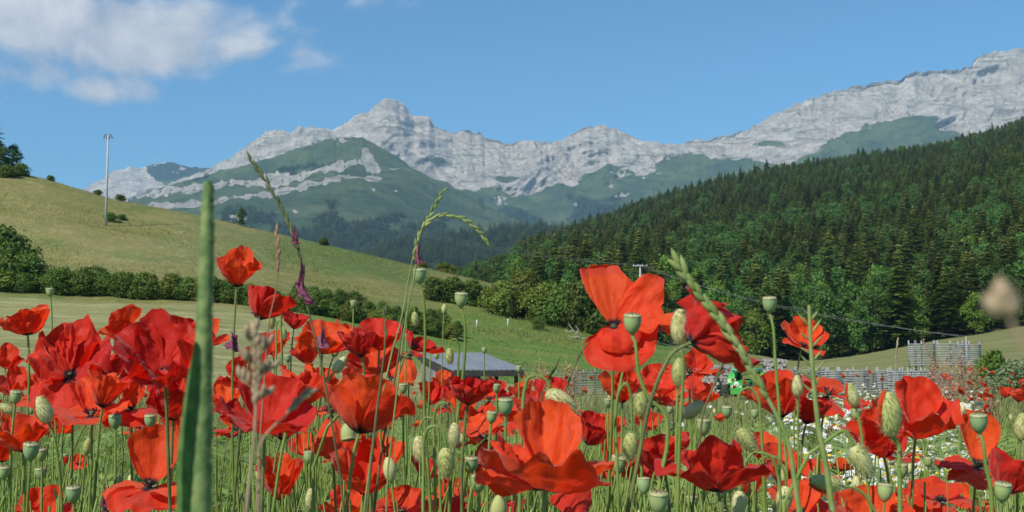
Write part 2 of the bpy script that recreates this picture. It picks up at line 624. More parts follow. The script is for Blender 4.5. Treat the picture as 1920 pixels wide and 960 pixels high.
# -------- mountains
def mountain_material(name, wood=True):
    m, n = material(name)
    pos = n.n('ShaderNodeNewGeometry').outputs['Position']
    nrm = n.n('ShaderNodeSeparateXYZ')
    n.put(nrm.inputs[0], n.n('ShaderNodeNewGeometry').outputs['Normal'])
    a = n.noise(n.mapv(pos, (1, 1, 2.2), (R(22), R(-18), 0)), 0.012, 9, 0.68, 0.6)
    b = n.noise(n.mapv(pos, (1.6, 1.6, 0.45)), 0.03, 7, 0.7, 0.4)
    s = n.noise(n.mapv(pos, (0.35, 0.35, 2.6), (R(14), R(12), 0)), 0.022, 6, 0.65, 0.8)
    a2 = n.noise(n.mapv(pos, (1, 1, 1.3), (R(20), R(-35), 0)), 0.05, 8, 0.8, 0.6)
    rock = n.mix(n.step(a, 0.42, 0.58), (0.52, 0.485, 0.42), (0.76, 0.70, 0.60))
    rock = n.mix(n.m('MULTIPLY', n.step(a2, 0.50, 0.62), 0.6), rock, (0.31, 0.295, 0.26))
    rock = n.mix(n.m('MULTIPLY', n.step(b, 0.54, 0.62), 0.6), rock, (0.29, 0.275, 0.245))
    rock = n.mix(n.m('MULTIPLY', n.step(s, 0.56, 0.62), 0.75), rock, (0.20, 0.21, 0.15))
    warm = n.step(n.noise(pos, 0.006, 4), 0.5, 0.7)
    rock = n.mix(n.m('MULTIPLY', warm, 0.5), rock, (0.56, 0.49, 0.41))
    grass = n.mix(n.step(n.noise(pos, 0.008, 6, 0.65), 0.38, 0.62), (0.075, 0.130, 0.058), (0.155, 0.205, 0.080))
    grass = n.mix(n.m('MULTIPLY', n.step(n.noise(pos, 0.04, 6, 0.75), 0.54, 0.64), 0.7), grass, (0.20, 0.21, 0.12))
    grass = n.mix(n.m('MULTIPLY', n.step(n.noise(pos, 0.02, 7, 0.75), 0.54, 0.60), 0.75), grass, (0.045, 0.085, 0.04))
    forest_and_shade = n.mix(n.step(n.noise(pos, 0.05, 4, 0.8), 0.4, 0.6), (0.022, 0.050, 0.030), (0.045, 0.085, 0.04))
    c = n.mix(n.attr('forest_and_shade'), grass, forest_and_shade)
    rk = n.m('ADD', n.attr('rock'), n.m('MULTIPLY', n.m('SUBTRACT', n.noise(n.mapv(pos, (1, 1, 1.5)), 0.03, 8, 0.75), 0.5), 2.2))
    crev = n.step(n.noise(n.mapv(pos, (1, 1, 0.35)), 0.05, 6, 0.8, 0.3), 0.52, 0.60)
    rock = n.mix(n.m('MULTIPLY', crev, 0.45), rock, (0.30, 0.28, 0.25))
    c = n.mix(n.step(rk, 0.44, 0.56), c, rock)
    h = n.m('ADD', n.m('MULTIPLY', a2, 1.2), n.m('MULTIPLY', b, 1.0))
    out(n, principled(n, c, 0.9, n.bump(h, 1.0, 14.0), 0.1))
    return m


M['mountain'] = mountain_material('mountain')


def sheet(name, x0, x1, sky_pts, d0, d1, bottom, amp, freq, rockfn=None, forest_and_shade_fn=None, nrow=150, step=2.0, seed=1, back=1.12, gam=1.0, jag=0.0, dfn=None):
    """a mountain side: from its foot (distance d0) up to its crest (distance d1), then down again behind"""
    px = np.arange(x0, x1 + 1, step)
    t = np.linspace(0, 1, nrow)
    T, PX = np.meshgrid(t, px, indexing='ij')
    sk = curve(sky_pts)(px)
    sk = sk + jag * fbm(px * 0.09, 0 * px, 0, 4, seed + 5)
    bt = np.broadcast_to(curve(bottom)(px) if isinstance(bottom, list) else np.full(len(px), float(bottom)), px.shape)
    D = d0 + (d1 - d0) * T ** gam
    soft = smooth1(smooth1(sk, 61, 0), 31, 0)
    PY = bt[None] + (soft - bt)[None] * T + (sk - soft)[None] * T ** 3.5
    if dfn is not None:
        D = D + dfn(PX, PY, T)
    p = P(PX, PY, D)
    x, y, z = p[..., 0], p[..., 1], p[..., 2]
    rock = rockfn(PX, PY) if rockfn else np.zeros_like(PX)
    forest_and_shade = forest_and_shade_fn(PX, PY) if forest_and_shade_fn else np.zeros_like(PX)
    env = np.sin(np.clip(T, 0, 1) * PI) ** 0.35 * 0.85 + 0.05
    k = amp * env * (0.16 + 0.84 * smooth1(smooth1(np.clip(rock, 0, 1), 5, 0), 5, 1))
    # buttresses and gullies running down the face, crossed by slanting strata ledges
    wx, wz = 110 * fbm(x * freq * 1.2, z * freq * 1.2, 0, 3, seed + 40), 90 * fbm(x * freq, z * freq * 1.3, 5, 3, seed + 41)
    qa, qb = x + 0.75 * z + wx, z * 0.95 - x * 0.50 + wz
    r = 1.15 * (ridged(qa * freq * 0.8, qb * freq * 0.75, 0, 3, seed) - 1.05)
    r = r + 0.40 * (ridged(qa * freq * 3.0, qb * freq * 1.9, 1.7, 4, seed + 7) - 1.1)
    led = qb * freq * 5.5 + 0.8 * fbm(x * freq * 1.3, z * freq, 0, 3, seed + 9)
    r = r + 0.13 * (np.abs((led % 1.0) - 0.5) * 4 - 1) * (0.5 + 0.5 * vn(x * freq * 1.5, z * freq * 3, 0, seed + 12))
    r = r + 0.15 * (ridged(qa * freq * 9, qb * freq * 7, 0, 3, seed + 3) - 1.1)
    p[..., 1] -= k * r
    p[..., 2] += k * 0.16 * r
    # far side
    b = p[-1].copy()
    rows = [p.reshape(-1, 3)]
    for q, dz in ((1.02, 0.02), (back, 0.30)):
        c = b.copy()
        c[:, :2] *= q
        c[:, 2] = b[:, 2] * (1 - dz)
        rows.append(c)
    e = np.repeat(rock[-1:], 2, 0)
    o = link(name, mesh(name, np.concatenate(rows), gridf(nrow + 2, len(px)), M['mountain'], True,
                        attrs={'rock': np.concatenate([rock, e]), 'forest_and_shade': np.concatenate([forest_and_shade, e * 0])}))
    tag(o, kind='structure')
    return p, PX, PY, rock, forest_and_shade


S = lambda v, a, b: np.clip((v - a) / (b - a), 0, 1)

main_sky = [(100, 420), (300, 350), (400, 314), (440, 290), (470, 265), (500, 247), (530, 242), (545, 250), (560, 236), (600, 240), (622, 247), (640, 235), (665, 215),
            (690, 208), (705, 195), (720, 187), (735, 184), (755, 194), (775, 214), (805, 221), (815, 234), (840, 247), (870, 245), (895, 248), (915, 258),
            (945, 270), (985, 265), (1030, 268), (1055, 260), (1070, 250), (1105, 238), (1135, 236), (1165, 245), (1200, 262), (1240, 268), (1275, 272),
            (1300, 265), (1365, 255), (1400, 243), (1450, 215), (1500, 192), (1560, 170), (1620, 160), (1690, 148), (1710, 135), (1760, 131), (1820, 125),
            (1830, 110), (1860, 97), (1920, 91), (2050, 85), (2400, 60)]
grass_line = [(100, 420), (400, 330), (450, 312), (540, 288), (630, 262), (700, 275), (770, 318), (800, 331), (850, 347), (900, 350), (960, 361), (1000, 357),
              (1050, 345), (1080, 338), (1110, 325), (1140, 310), (1170, 316), (1225, 322), (1245, 300), (1280, 290), (1340, 284), (1400, 300), (1480, 300), (1545, 272),
              (1600, 240), (1650, 224), (1710, 208), (1750, 226), (1800, 244), (1850, 268), (1920, 300), (2400, 330)]


def rock_main(px, py):
    n_ = 9 * fbm(px * 0.03, py * 0.05, 0, 4, 21)
    r = S(curve(grass_line)(px) + n_ - py, -5, 6)
    # scree chutes and pale patches below the wall
    for (cx, cy, rx, ry) in ((1210, 322, 22, 12), (1165, 322, 14, 9), (1170, 362, 12, 6), (935, 374, 14, 7), (1145, 345, 9, 6), (1080, 382, 8, 5)):
        r = np.maximum(r, 0.85 * S(1.05 - np.hypot((px - cx) / rx, (py - cy) / ry) + 0.8 * fbm(px * .15, py * .2, 0, 4, 8), 0, 0.7))
    # grassy ledges inside the wall
    for (cx, cy, rx, ry) in ((950, 335, 28, 8), (820, 298, 16, 7), (1445, 268, 30, 6)):
        r = r * (1 - 0.8 * S(1.2 - np.hypot((px - cx) / rx, (py - cy) / ry), 0, 0.5))
    return r


def forest_main(px, py):
    return S(fbm(px * 0.018, py * 0.03, 0, 4, 44) + (py - 385) / 60.0, 0.0, 0.35)


main = sheet('mountain', 240, 2300, main_sky, 3500, 4650, 480, 85, 0.0034, rock_main, forest_main, 210, 2.0, 3, gam=1.0, jag=3.0)

far_sky = [(60, 400), (120, 372), (165, 350), (215, 320), (245, 312), (262, 316), (290, 306), (312, 303), (328, 304), (345, 312), (380, 315), (430, 312), (520, 345)]


def rock_far(px, py):
    return S(0.55 + 0.8 * fbm(px * 0.03, py * 0.05, 0, 4, 77) - S(px, 250, 330) * 0.75 + S(py, 320, 350) * 0.6, 0.2, 0.7)


sheet('mountain', 40, 540, far_sky, 5200, 6300, 450, 90, 0.003, rock_far, lambda x, y: np.clip(S(fbm(x * .03, y * .04, 0, 3, 4), 0, 0.6) * 0.5 + S(x, 235, 262) * S(345 - y, 0, 12), 0, 1), 90, 2.0, 11, jag=1.5)  # besides woods, upper right has shade of the rock face painted as dark colour

band_up = [(200, 377), (240, 370), (300, 362), (380, 352), (450, 342), (500, 336), (560, 329), (620, 316), (665, 303), (690, 300), (712, 318)]
band_upt = [(200, 5), (300, 9), (380, 12), (450, 12), (520, 15), (560, 9), (620, 10), (660, 14), (684, 24), (700, 20), (716, 1)]
band_lo = [(200, 392), (300, 387), (380, 380), (450, 369), (520, 357), (600, 342), (660, 331), (716, 334)]
band_lot = [(200, 4), (300, 6), (450, 7), (520, 9), (600, 7), (660, 9), (705, 7), (722, 0)]


def rock_spur(px, py):
    wob = 2.5 * fbm(px * 0.05, py * 0.05, 0, 3, 31)
    r = np.zeros_like(px)
    for c, t in ((band_up, band_upt), (band_lo, band_lot)):
        th = curve(t)(px) * (0.70 + 0.35 * fbm(px * 0.08, 0 * px, 0, 3, 6))
        r = np.maximum(r, S(th - np.abs(py + wob - curve(c)(px)), -1.5, 2))
    r = np.maximum(r, S(20 - np.hypot((px - 685) * 1.9, (py - 292)), 0, 6))           # the rock tower
    crack = fbm(px * 0.22, py * 0.03, 0, 3, 55)
    r = r * (1 - 0.5 * S(crack, 0.2, 0.5))
    for (cx, cy, rx, ry) in ((745, 358, 9, 5), (640, 262, 13, 5), (552, 395, 9, 7), (448, 408, 16, 8), (700, 352, 6, 4)):
        r = np.maximum(r, 0.85 * S(1.05 - np.hypot((px - cx) / rx, (py - cy) / ry) + 0.8 * fbm(px * .15, py * .2, 0, 4, 8), 0, 0.7))
    return r


def forest_spur(px, py):
    f = S(fbm(px * 0.016, py * 0.03, 0, 4, 64) + (py - 415) / 45.0, 0.0, 0.3)
    f = np.maximum(f, S(fbm(px * 0.02, py * 0.04, 0, 4, 65) + 0.25 - np.abs(py - (318 - (px - 500) * 0.12)) / 18.0, 0.1, 0.3) * S(640 - px, 0, 30))
    return f


def cliff(px, py, t):
    """the two limestone bands stand as steps: the slope below each steps forward"""
    o = 0
    for c, k in ((band_up, 130.0), (band_lo, 110.0)):
        o = o - k * S(py, curve(c)(px) - 12, curve(c)(px) + 12)
    return o


spur = sheet('mountain', 200, 1130, [(200, 395), (300, 352), (400, 326), (470, 306), (540, 287), (600, 266), (640, 256), (680, 259), (730, 284), (770, 312), (820, 341),
                                    (880, 370), (940, 398), (1000, 425), (1060, 445), (1130, 470)],
             2100, 3400, [(200, 500), (800, 520), (1130, 500)], 42, 0.0045, rock_spur, forest_spur, 170, 2.0, 5, jag=1.6, dfn=cliff)

low = sheet('forested_hill', 560, 1250, [(560, 520), (640, 492), (700, 474), (760, 452), (850, 441), (930, 428), (1010, 424), (1100, 430), (1250, 420)],
            1250, 1800, [(560, 540), (1250, 560)], 25, 0.006, None, lambda x, y: np.ones_like(x), 60, 4.0, 8, jag=2.5)

# -------- haze: the air between
hz, n = material('haze')
pv = n.n('ShaderNodeVolumePrincipled')
pv.inputs['Color'].default_value = (0.44, 0.71, 1.0, 1)
pv.inputs['Density'].default_value = 0.00009
pv.inputs['Anisotropy'].default_value = 0.0
o_ = n.n('ShaderNodeOutputMaterial')
n.put(o_.inputs['Volume'], pv.outputs[0])
mb = MB()
mb.box((1000, 3600, 560), (9000, 8000, 1240))
hzo = link('haze', mb.build('haze', hz, smooth=False))
tag(hzo, kind='stuff')


# ================================================================== TREES AND BUSHES
M['bark'] = plain('bark', (0.11, 0.085, 0.06), 0.9, (0.06, 0.048, 0.035), 8, (1, 1, .2), 0.4)
M['conifer'] = leafy('conifer_needles', (0.155, 0.225, 0.050), (0.25, 0.235, 0.075), 0.3, 0.5, 0.7)
M['broad'] = leafy('broad_leaves', (0.072, 0.150, 0.028), (0.108, 0.185, 0.034), 0.30, 0.35, 0.6)
M['lime'] = leafy('light_leaves', (0.15, 0.25, 0.035), (0.19, 0.28, 0.04), 0.35, 0.35, 0.3)
M['bushleaf'] = leafy('bush_leaves', (0.085, 0.140, 0.020), (0.125, 0.170, 0.030), 0.25, 0.6, 0.5)
M['olive'] = leafy('olive_leaves', (0.14, 0.18, 0.025), (0.18, 0.20, 0.035), 0.25, 0.6, 0.4)
M['greybush'] = leafy('grey_green_leaves', (0.15, 0.19, 0.09), (0.19, 0.23, 0.12), 0.25, 2.0, 0.3)


def leaf_cloud(cen, nor, size, rng, aspect=1.4, flat=0.5):
    """many small folded leaf faces"""
    N = len(cen)
    d = nor + flat * rng.normal(size=(N, 3))
    d /= np.linalg.norm(d, axis=1, keepdims=True) + 1e-9
    r = rng.normal(size=(N, 3))
    a = np.cross(d, r)
    a /= np.linalg.norm(a, axis=1, keepdims=True) + 1e-9
    b = np.cross(d, a)
    sz = size * rng.uniform(0.6, 1.35, (N, 1))
    v = np.stack([cen - a * sz * .5, cen - b * sz * .5 * aspect + d * sz * .12, cen + a * sz * .5, cen + b * sz * .5 * aspect - d * sz * .1], 1)
    return v.reshape(-1, 3), np.arange(N * 4).reshape(-1, 4)


def conifer_mesh(seed, slim=1.0, dense=1.0):
    rng = np.random.default_rng(seed)
    vs, fs, n_ = [], [], 0
    levels = int(24 * dense)
    for i in range(levels):
        t = i / (levels - 1)
        z = 0.07 + 0.90 * t
        rad = (0.25 * (1 - t) ** 0.78 + 0.014) * slim * rng.uniform(0.82, 1.12) * min(1, 0.75 + t * 2)
        k = int(10 - 4 * t)
        a0 = rng.uniform(0, 6.28)
        for j in range(k):
            a = a0 + j * 2 * PI / k + rng.normal() * 0.2
            r = rad * rng.uniform(0.45, 1.3)
            z = 0.07 + 0.90 * t + rng.normal() * 0.012
            dirv = np.array([math.cos(a), math.sin(a), 0])
            side = np.array([-math.sin(a), math.cos(a), 0])
            m_ = 6
            f = (np.arange(m_) + rng.uniform(0.2, 0.9, m_)) / m_
            c = dirv * r * f[:, None] + np.array([0, 0, 1.0]) * (z + 0.02 * (1 - t) - 0.30 * r * f[:, None] ** 1.3)
            wdt = (0.030 + 0.36 * r * (1 - f) ** 0.8)[:, None] * rng.uniform(0.6, 1.2, (m_, 1))
            ln = (0.30 * r + 0.010)
            tip = c + dirv * ln - np.array([0, 0, 0.012])
            v = np.stack([c - side * wdt + np.array([0, 0, -0.010]), c - dirv * ln * .3, c + side * wdt + np.array([0, 0, -0.012]), tip], 1).reshape(-1, 3)
            vs.append(v)
            fs.append(np.arange(m_ * 4).reshape(-1, 4) + n_)
            n_ += m_ * 4
    vs.append(np.array([[0.008, 0, .95], [-.008, 0.006, .95], [0, -0.008, .95], [0, 0, 1.02]]))
    fs.append(np.array([[0, 1, 2, 3]]) + n_)
    return np.concatenate(vs), np.concatenate(fs)


def broad_mesh(seed, lobes=18, per=120, wide=0.34, leaf=0.030, low=0.04, top=1.0, squash=1.0):
    rng = np.random.default_rng(seed)
    cs, ns = [], []
    for i in range(lobes):
        t = (i + rng.uniform(0, 1)) / lobes
        z = low + (top - low - 0.12) * t + 0.06
        env = math.sin(PI * min(1, 0.12 + 0.86 * t)) ** 0.7
        a = rng.uniform(0, 6.28)
        rr = wide * env * rng.uniform(0.25, 0.75)
        c = np.array([rr * math.cos(a), rr * math.sin(a), z])
        R_ = rng.uniform(0.09, 0.17) * (wide / 0.34) * (0.7 + 0.4 * env)
        d = rng.normal(size=(per, 3))
        d /= np.linalg.norm(d, axis=1, keepdims=True)
        d[:, 2] = np.where(d[:, 2] < -0.55, -d[:, 2], d[:, 2])
        rad = R_ * rng.uniform(0.72, 1.12, (per, 1)) * (1 + 0.18 * rng.normal(size=(per, 1)))
        p = c + d * rad * np.array([1, 1, 0.85 * squash])
        cs.append(p)
        ns.append(d)
    return leaf_cloud(np.concatenate(cs), np.concatenate(ns), leaf, rng, 1.5, 0.55)


def trunk_mesh(seed, h, r0, limbs=6, z0=0.25, spread=0.2, up=0.18):
    rng = np.random.default_rng(seed)
    mb = MB()
    mb.tube([(0, 0, -0.03), (0.004, 0.003, h * .5), (0, 0, h)], [r0, r0 * .6, r0 * .15], 7)
    for i in range(limbs):
        a = i * 2.4 + rng.uniform(0, 1)
        z = z0 + (h - z0) * (i + 0.3) / limbs * 0.9
        q = np.array([math.cos(a), math.sin(a), 0])
        s = spread * rng.uniform(0.7, 1.2) * (1 - 0.5 * i / limbs)
        mb.tube([(0, 0, z), q * s * .5 + (0, 0, z + up * .4), q * s + (0, 0, z + up)], [r0 * .45, r0 * .28, r0 * .08], 5)
    return mb.build('trunk', M['bark'])


CON_V = [conifer_mesh(s, sl, dn) for s, sl, dn in ((1, 0.95, 1.0), (2, 1.2, 1.0), (3, 0.8, 1.1), (4, 1.05, 0.9), (5, 1.3, 0.9))]
CON = [mesh('crown', v, f, M['conifer']) for v, f in CON_V]
CON_T = trunk_mesh(3, 0.95, 0.013, 3, 0.1, 0.05, 0.01)
BRO_V = [broad_mesh(s, lb, 115, wd) for s, lb, wd in ((11, 19, 0.30), (12, 22, 0.36), (13, 17, 0.26), (14, 21, 0.40))]
BRO = [mesh('crown', v, f, M['broad']) for v, f in BRO_V]
LIM = [mesh('crown', v, f, M['lime']) for v, f in BRO_V[:3]]
BRO_T = trunk_mesh(4, 0.8, 0.022, 7, 0.2, 0.22, 0.16)
BUSH_V = [broad_mesh(s, 20, 240, 0.62, 0.050, 0.0, 1.0, 0.9) for s in (21, 22, 23)]
BUSH = [mesh('crown', v, f, M['bushleaf']) for v, f in BUSH_V]
OLIVE = [mesh('crown', v, f, M['olive']) for v, f in BUSH_V]
BUSH_T = trunk_mesh(5, 0.7, 0.03, 8, 0.04, 0.45, 0.25)


def tree(name, loc, s, crown, trunk, label, cat='tree', group=None, rz=None, sz=1.0):
    e = empty(name, loc, label, cat, group, random.uniform(0, 6.28) if rz is None else rz)
    e.scale = (s, s, s * sz)
    c = link('crown', crown, e)
    link('trunk', trunk, e)
    return e


# hill wood: trees one by one where they show largest, the rest of the wood as one mass
rng = np.random.default_rng(5)
cand = []
sp = 4.9
for iy in range(int(165 / sp), int(850 / sp)):
    y = iy * sp
    x0, x1 = (840 - 960) / F * y - 25, (1990 - 960) / F * y + 10
    spx = sp * (1.0 if y < 500 else 1.12)
    for ix in range(int(x0 / spx), int(x1 / spx) + 1):
        x, yy_ = ix * spx + rng.uniform(-2.6, 2.6), y + rng.uniform(-2.6, 2.6)
        px = 960 + x / yy_ * F / 1.0026
        if px < 838 or px > 1985 or yy_ < 167:
            continue
        edge = curve([(838, 330), (900, 290), (1000, 205), (1150, 176), (1300, 169), (1560, 168), (1920, 169), (2100, 170)])(px)
        if yy_ < edge:
            continue
        p = hill_point(np.array([px]), np.array([yy_]))[0]
        cand.append((yy_, px, p, yy_ - edge))
cand.sort(key=lambda q: q[0])
n_con = n_bro = 0
far_pts = {'con': [], 'bro': []}
for (d, px, p, e) in cand:
    # broad-leaved along the foot of the hill and in drifts above it
    drift = float(vn(px * 0.006, d * 0.012, 0, 91)) + 0.35 * float(vn(px * 0.03, d * 0.03, 0, 92))
    pb = 0.55 if e < 30 else (0.55 if e < 70 and drift > -0.1 else (0.5 if drift > 0.25 and d < 450 else 0.07))
    broad = rng.uniform() < pb
    if broad:
        h = rng.uniform(6.5, 11.5) * (0.75 if px < 960 else 1.0)
        if e < 14:
            h = rng.uniform(6, 10)
        if n_bro < 150:
            lime = drift > 0.15 and rng.uniform() < 0.22 or rng.uniform() < 0.07
            n_bro += 1
            tree('broadleaf_tree', p, h, random.choice(LIM if lime else BRO), BRO_T,
                 ('light green broadleaved tree glowing among the dark conifers of the hill' if lime else
                  'mid green round broadleaved tree in the lower wood of the hill'), group='broadleaved trees in the wood on the hill', sz=rng.uniform(.9, 1.1))
        else:
            far_pts['bro'].append((*p, h))
    else:
        h = rng.uniform(6.5, 12.0) * (1.12 if d < 300 else 1.0) * (0.72 if px < 960 else 1.0)
        if rng.uniform() < 0.06:
            h *= 1.3
        if n_con < 300:
            n_con += 1
            tree('conifer', p, h, random.choice(CON), CON_T, 'dark green spruce standing in the dense wood of the right hand hill',
                 group='spruces in the wood on the hill')
        else:
            far_pts['con'].append((*p, h))


def scatter_object(name, pts, sources, label, tilt=0.0, seed=0):
    """one object: a cloud of points with a plant set on each by geometry nodes"""
    pts = np.asarray(pts, float)
    me = mesh(name, pts[:, :3], np.zeros((0, 4), int), None, attrs={'size': pts[:, 3]})
    o = link(name, me)
    coll = bpy.data.collections.new(name + '_sources')
    for i, s_ in enumerate(sources):
        q = bpy.data.objects.new(name + '_source', s_)
        coll.objects.link(q)
    ng = bpy.data.node_groups.new(name, 'GeometryNodeTree')
    ng.interface.new_socket('Geometry', in_out='INPUT', socket_type='NodeSocketGeometry')
    ng.interface.new_socket('Geometry', in_out='OUTPUT', socket_type='NodeSocketGeometry')
    N_ = ng.nodes
    gi, go = N_.new('NodeGroupInput'), N_.new('NodeGroupOutput')
    iop = N_.new('GeometryNodeInstanceOnPoints')
    ci = N_.new('GeometryNodeCollectionInfo')
    ci.inputs['Collection'].default_value = coll
    ci.inputs['Separate Children'].default_value = True
    ci.inputs['Reset Children'].default_value = True
    at = N_.new('GeometryNodeInputNamedAttribute')
    at.data_type = 'FLOAT'
    at.inputs['Name'].default_value = 'size'
    rv = N_.new('FunctionNodeRandomValue')
    rv.data_type = 'FLOAT_VECTOR'
    rv.inputs['Min'].default_value = (-tilt, -tilt, 0)
    rv.inputs['Max'].default_value = (tilt, tilt, 6.283)
    L_ = ng.links
    L_.new(gi.outputs[0], iop.inputs['Points'])
    L_.new(ci.outputs[0], iop.inputs['Instance'])
    iop.inputs['Pick Instance'].default_value = True
    L_.new(rv.outputs[0], iop.inputs['Rotation'])
    L_.new(at.outputs[0], iop.inputs['Scale'])
    L_.new(iop.outputs[0], go.inputs[0])
    md = o.modifiers.new('scatter', 'NODES')
    md.node_group = ng
    return tag(o, label, kind='stuff')


scatter_object('conifer_wood', far_pts['con'], CON, 'dense dark conifer wood climbing to the crest of the right hand hill')
if far_pts['bro']:
    scatter_object('broadleaved_wood', far_pts['bro'], BRO, 'lighter broadleaved trees mixed into the upper wood of the hill')

# woods on the far mountain sides
small_con = [mesh('crown', *conifer_mesh(s, 1.5, 0.35), M['conifer']) for s in (31, 32)]
pts = []
rg = np.random.default_rng(8)
for (p, PX_, PY_, rock_, forest_), n_try, hh, hide in ((spur, 9000, 14, 560), (low, 3500, 15, 700), (main, 9000, 16, 560)):
    i = rg.integers(0, p.shape[0], n_try)
    j = rg.integers(0, p.shape[1], n_try)
    ok = (forest_[i, j] > rg.uniform(0.2, 0.9, n_try)) & (rock_[i, j] < 0.3) & (PY_[i, j] < 500)
    q = p[i[ok], j[ok]]
    q = np.column_stack([q[:, 0] + rg.uniform(-3, 3, len(q)), q[:, 1], q[:, 2] - 1, hh * rg.uniform(0.6, 1.2, len(q))])
    pts.append(q)
scatter_object('mountain_wood', np.concatenate(pts), small_con, 'blue green woods in patches on the lower mountain sides')


# -------- hedge and bushes
def bush(px, d, h, label, crowns=BUSH, group=None, wide=1.0, name='bush', sink=0.08, cat='bush'):
    p = G(px, d)
    p.z -= sink * h
    e = tree(name, p, h, random.choice(crowns), BUSH_T, label, cat, group)
    e.scale = (h * wide, h * wide, h)
    return e


HG = 'bushes of the long hedge between hay meadow and hill'
for i, px in enumerate(np.concatenate([np.arange(-90, 440, 15), np.arange(440, 850, 14)])):
    base = float(curve([(-100, 96), (430, 95.5), (600, 94), (850, 97)])(px))
    h = random.uniform(1.25, 2.3) * (1.0 if px < 480 else 0.85)
    if px > 470 and random.random() < .10:
        continue
    bush(px + random.uniform(-5, 5), base + random.uniform(0, 1.5), h, 'dark green bush in the long hedge along the hay meadow', BUSH if random.random() < .75 else OLIVE, group=HG, name='hedge_bush', wide=random.uniform(.9, 1.5))
for i, px in enumerate(np.arange(560, 860, 27)):
    bush(px + random.uniform(-5, 5), 103 + random.uniform(-2, 5), random.uniform(1.1, 1.9), 'dark green bush in the long hedge along the hay meadow', group=HG, name='hedge_bush')
bush(5, 98, 5.2, 'tall dark bush at the left end of the hedge', name='bush', wide=0.9)
bush(45, 97, 3.3, 'second tallest dark bush beside the tall one at the hedge end')
bush(-45, 99, 5.4, 'tall dark bush cut by the picture edge at the hedge end', wide=0.9)
for k, (px, d, h, cr, lab, wd) in enumerate((
        (815, 128, 2.7, BUSH, 'low dark bush on the slope, leftmost of the clump behind the hedge', 1.1),
        (850, 129, 3.0, BUSH, 'round dark bush in the clump right behind the hedge end', 1.1),
        (885, 130, 2.9, BUSH, 'dark bush at the right of the clump behind the hedge end', 1.1),
        (905, 133, 2.0, OLIVE, 'small olive bush between the dark clump and the pasture bushes', 1.1),
        (945, 127, 3.6, OLIVE, 'olive green bush, leftmost of the pasture bushes', 1.15),
        (985, 130, 4.9, OLIVE, 'tall yellow green bush at the top of the pasture', 0.9),
        (1020, 126, 4.2, OLIVE, 'wide yellow green bush in the middle of the pasture bushes', 1.0),
        (1058, 125, 4.6, BUSH, 'tall dark bush behind the bleached branches', 0.9),
        (1095, 123, 5.4, BUSH, 'tallest dark bush, right end of the pasture bushes', 0.85),
        (1130, 124, 5.0, BUSH, 'dark bush behind the tall orange poppy', 0.9),
        (1008, 118, 1.3, BUSH, 'small round dark bush standing alone in front of the pasture bushes', 1.0),
        (607, 157, 1.25, BUSH, 'small round bush alone on the crest of the grassy hill', 1.0),
        (205, 144, 1.0, BUSH, 'low bush at the foot of the pole on the hill', 1.6),
        (228, 146, 0.7, BUSH, 'flat low bush just right of the pole foot', 1.6),
        (181, 160, .8, BUSH, 'dark low bush on the crest left of the pole', 1.6),
        (222, 161, .9, BUSH, 'dark low bush on the crest right of the pole', 1.5),
        (90, 160, 0.8, BUSH, 'tiny bush on the hill crest near the left trees', 1.3),
        (835, 162, 1.5, OLIVE, 'small bush on the far end of the hill crest', 2.0),
        (1180, 130, 4.0, BUSH, 'dark bush at the foot of the wood behind the second pole', 1.1),
        (1228, 140, 4.5, BUSH, 'dark bush below the wood, right of the second pole', 1.1),
        (790, 163, 1.0, OLIVE, 'flat bush on the lower hill crest', 2.2))):
    bush(px, d, h, lab, cr, wide=wd)
e = tree('young_tree', G(452, 158), 2.6, BRO[2], BRO_T, 'young green tree standing alone on the hill crest', 'tree')
e.scale = (3.0, 3.0, 2.5)
for px, d, h, cr, tk, lab, s in ((-18, 160, 8.0, CON[0], CON_T, 'dark conifer half outside the left edge on the hill top', 1.2),
                                 (18, 162, 3.9, BRO[1], BRO_T, 'round dark tree on the hill top beside the conifer', 1.2),
                                 (-8, 158, 3.6, BRO[3], BRO_T, 'broad low tree below the conifer on the hill top', 1.3)):
    e = tree('hill_tree', G(px, d), h, cr, tk, lab, 'tree')
    e.scale = (h * s, h * s, h)
bush(36, 158, 1.8, 'low bush right of the trees on the hill top', wide=1.3)
bush(8, 156, 1.7, 'low bush at the foot of the trees on the hill top', wide=1.4)

# grass tufts on the hill, pasture and meadow
rg = np.random.default_rng(12)


def tufts(name, n_, pxr, dr, h0, h1, cols, label, seed, keep=None, wd=0.02):
    rg = np.random.default_rng(seed)
    px = rg.uniform(*pxr, n_)
    d = dr[0] + (dr[1] - dr[0]) * rg.uniform(0, 1, n_) ** 0.8
    if keep is not None:
        k = keep(px, d)
        px, d = px[k], d[k]
    x, z = col_x(px, d), ground_z(px, d)
    n_ = len(px)
    h = rg.uniform(h0, h1, n_)
    base = np.stack([x, d, z - 0.05], -1)
    lean = rg.normal(size=(n_, 3)) * 0.35
    lean[:, 2] = 0
    t = np.array([0, .5, 1.0])
    paths = base[:, None] + np.array([0, 0, 1.0]) * (h[:, None] * t[None])[..., None] + lean[:, None] * (h[:, None] * t[None] ** 2)[..., None]
    w_ = h[:, None] * wd * np.array([1.0, .8, .1])[None] * rg.uniform(0.6, 1.5, (n_, 1))
    a = rg.uniform(-0.6, 0.6, n_)
    v, f = blades(paths, w_, np.stack([np.cos(a), np.sin(a), 0 * a], -1))
    o = link(name, mesh(name, v, f, leafy(name, cols[0], cols[1], 0.25, 0.08, 0)))
    return tag(o, label, kind='stuff')


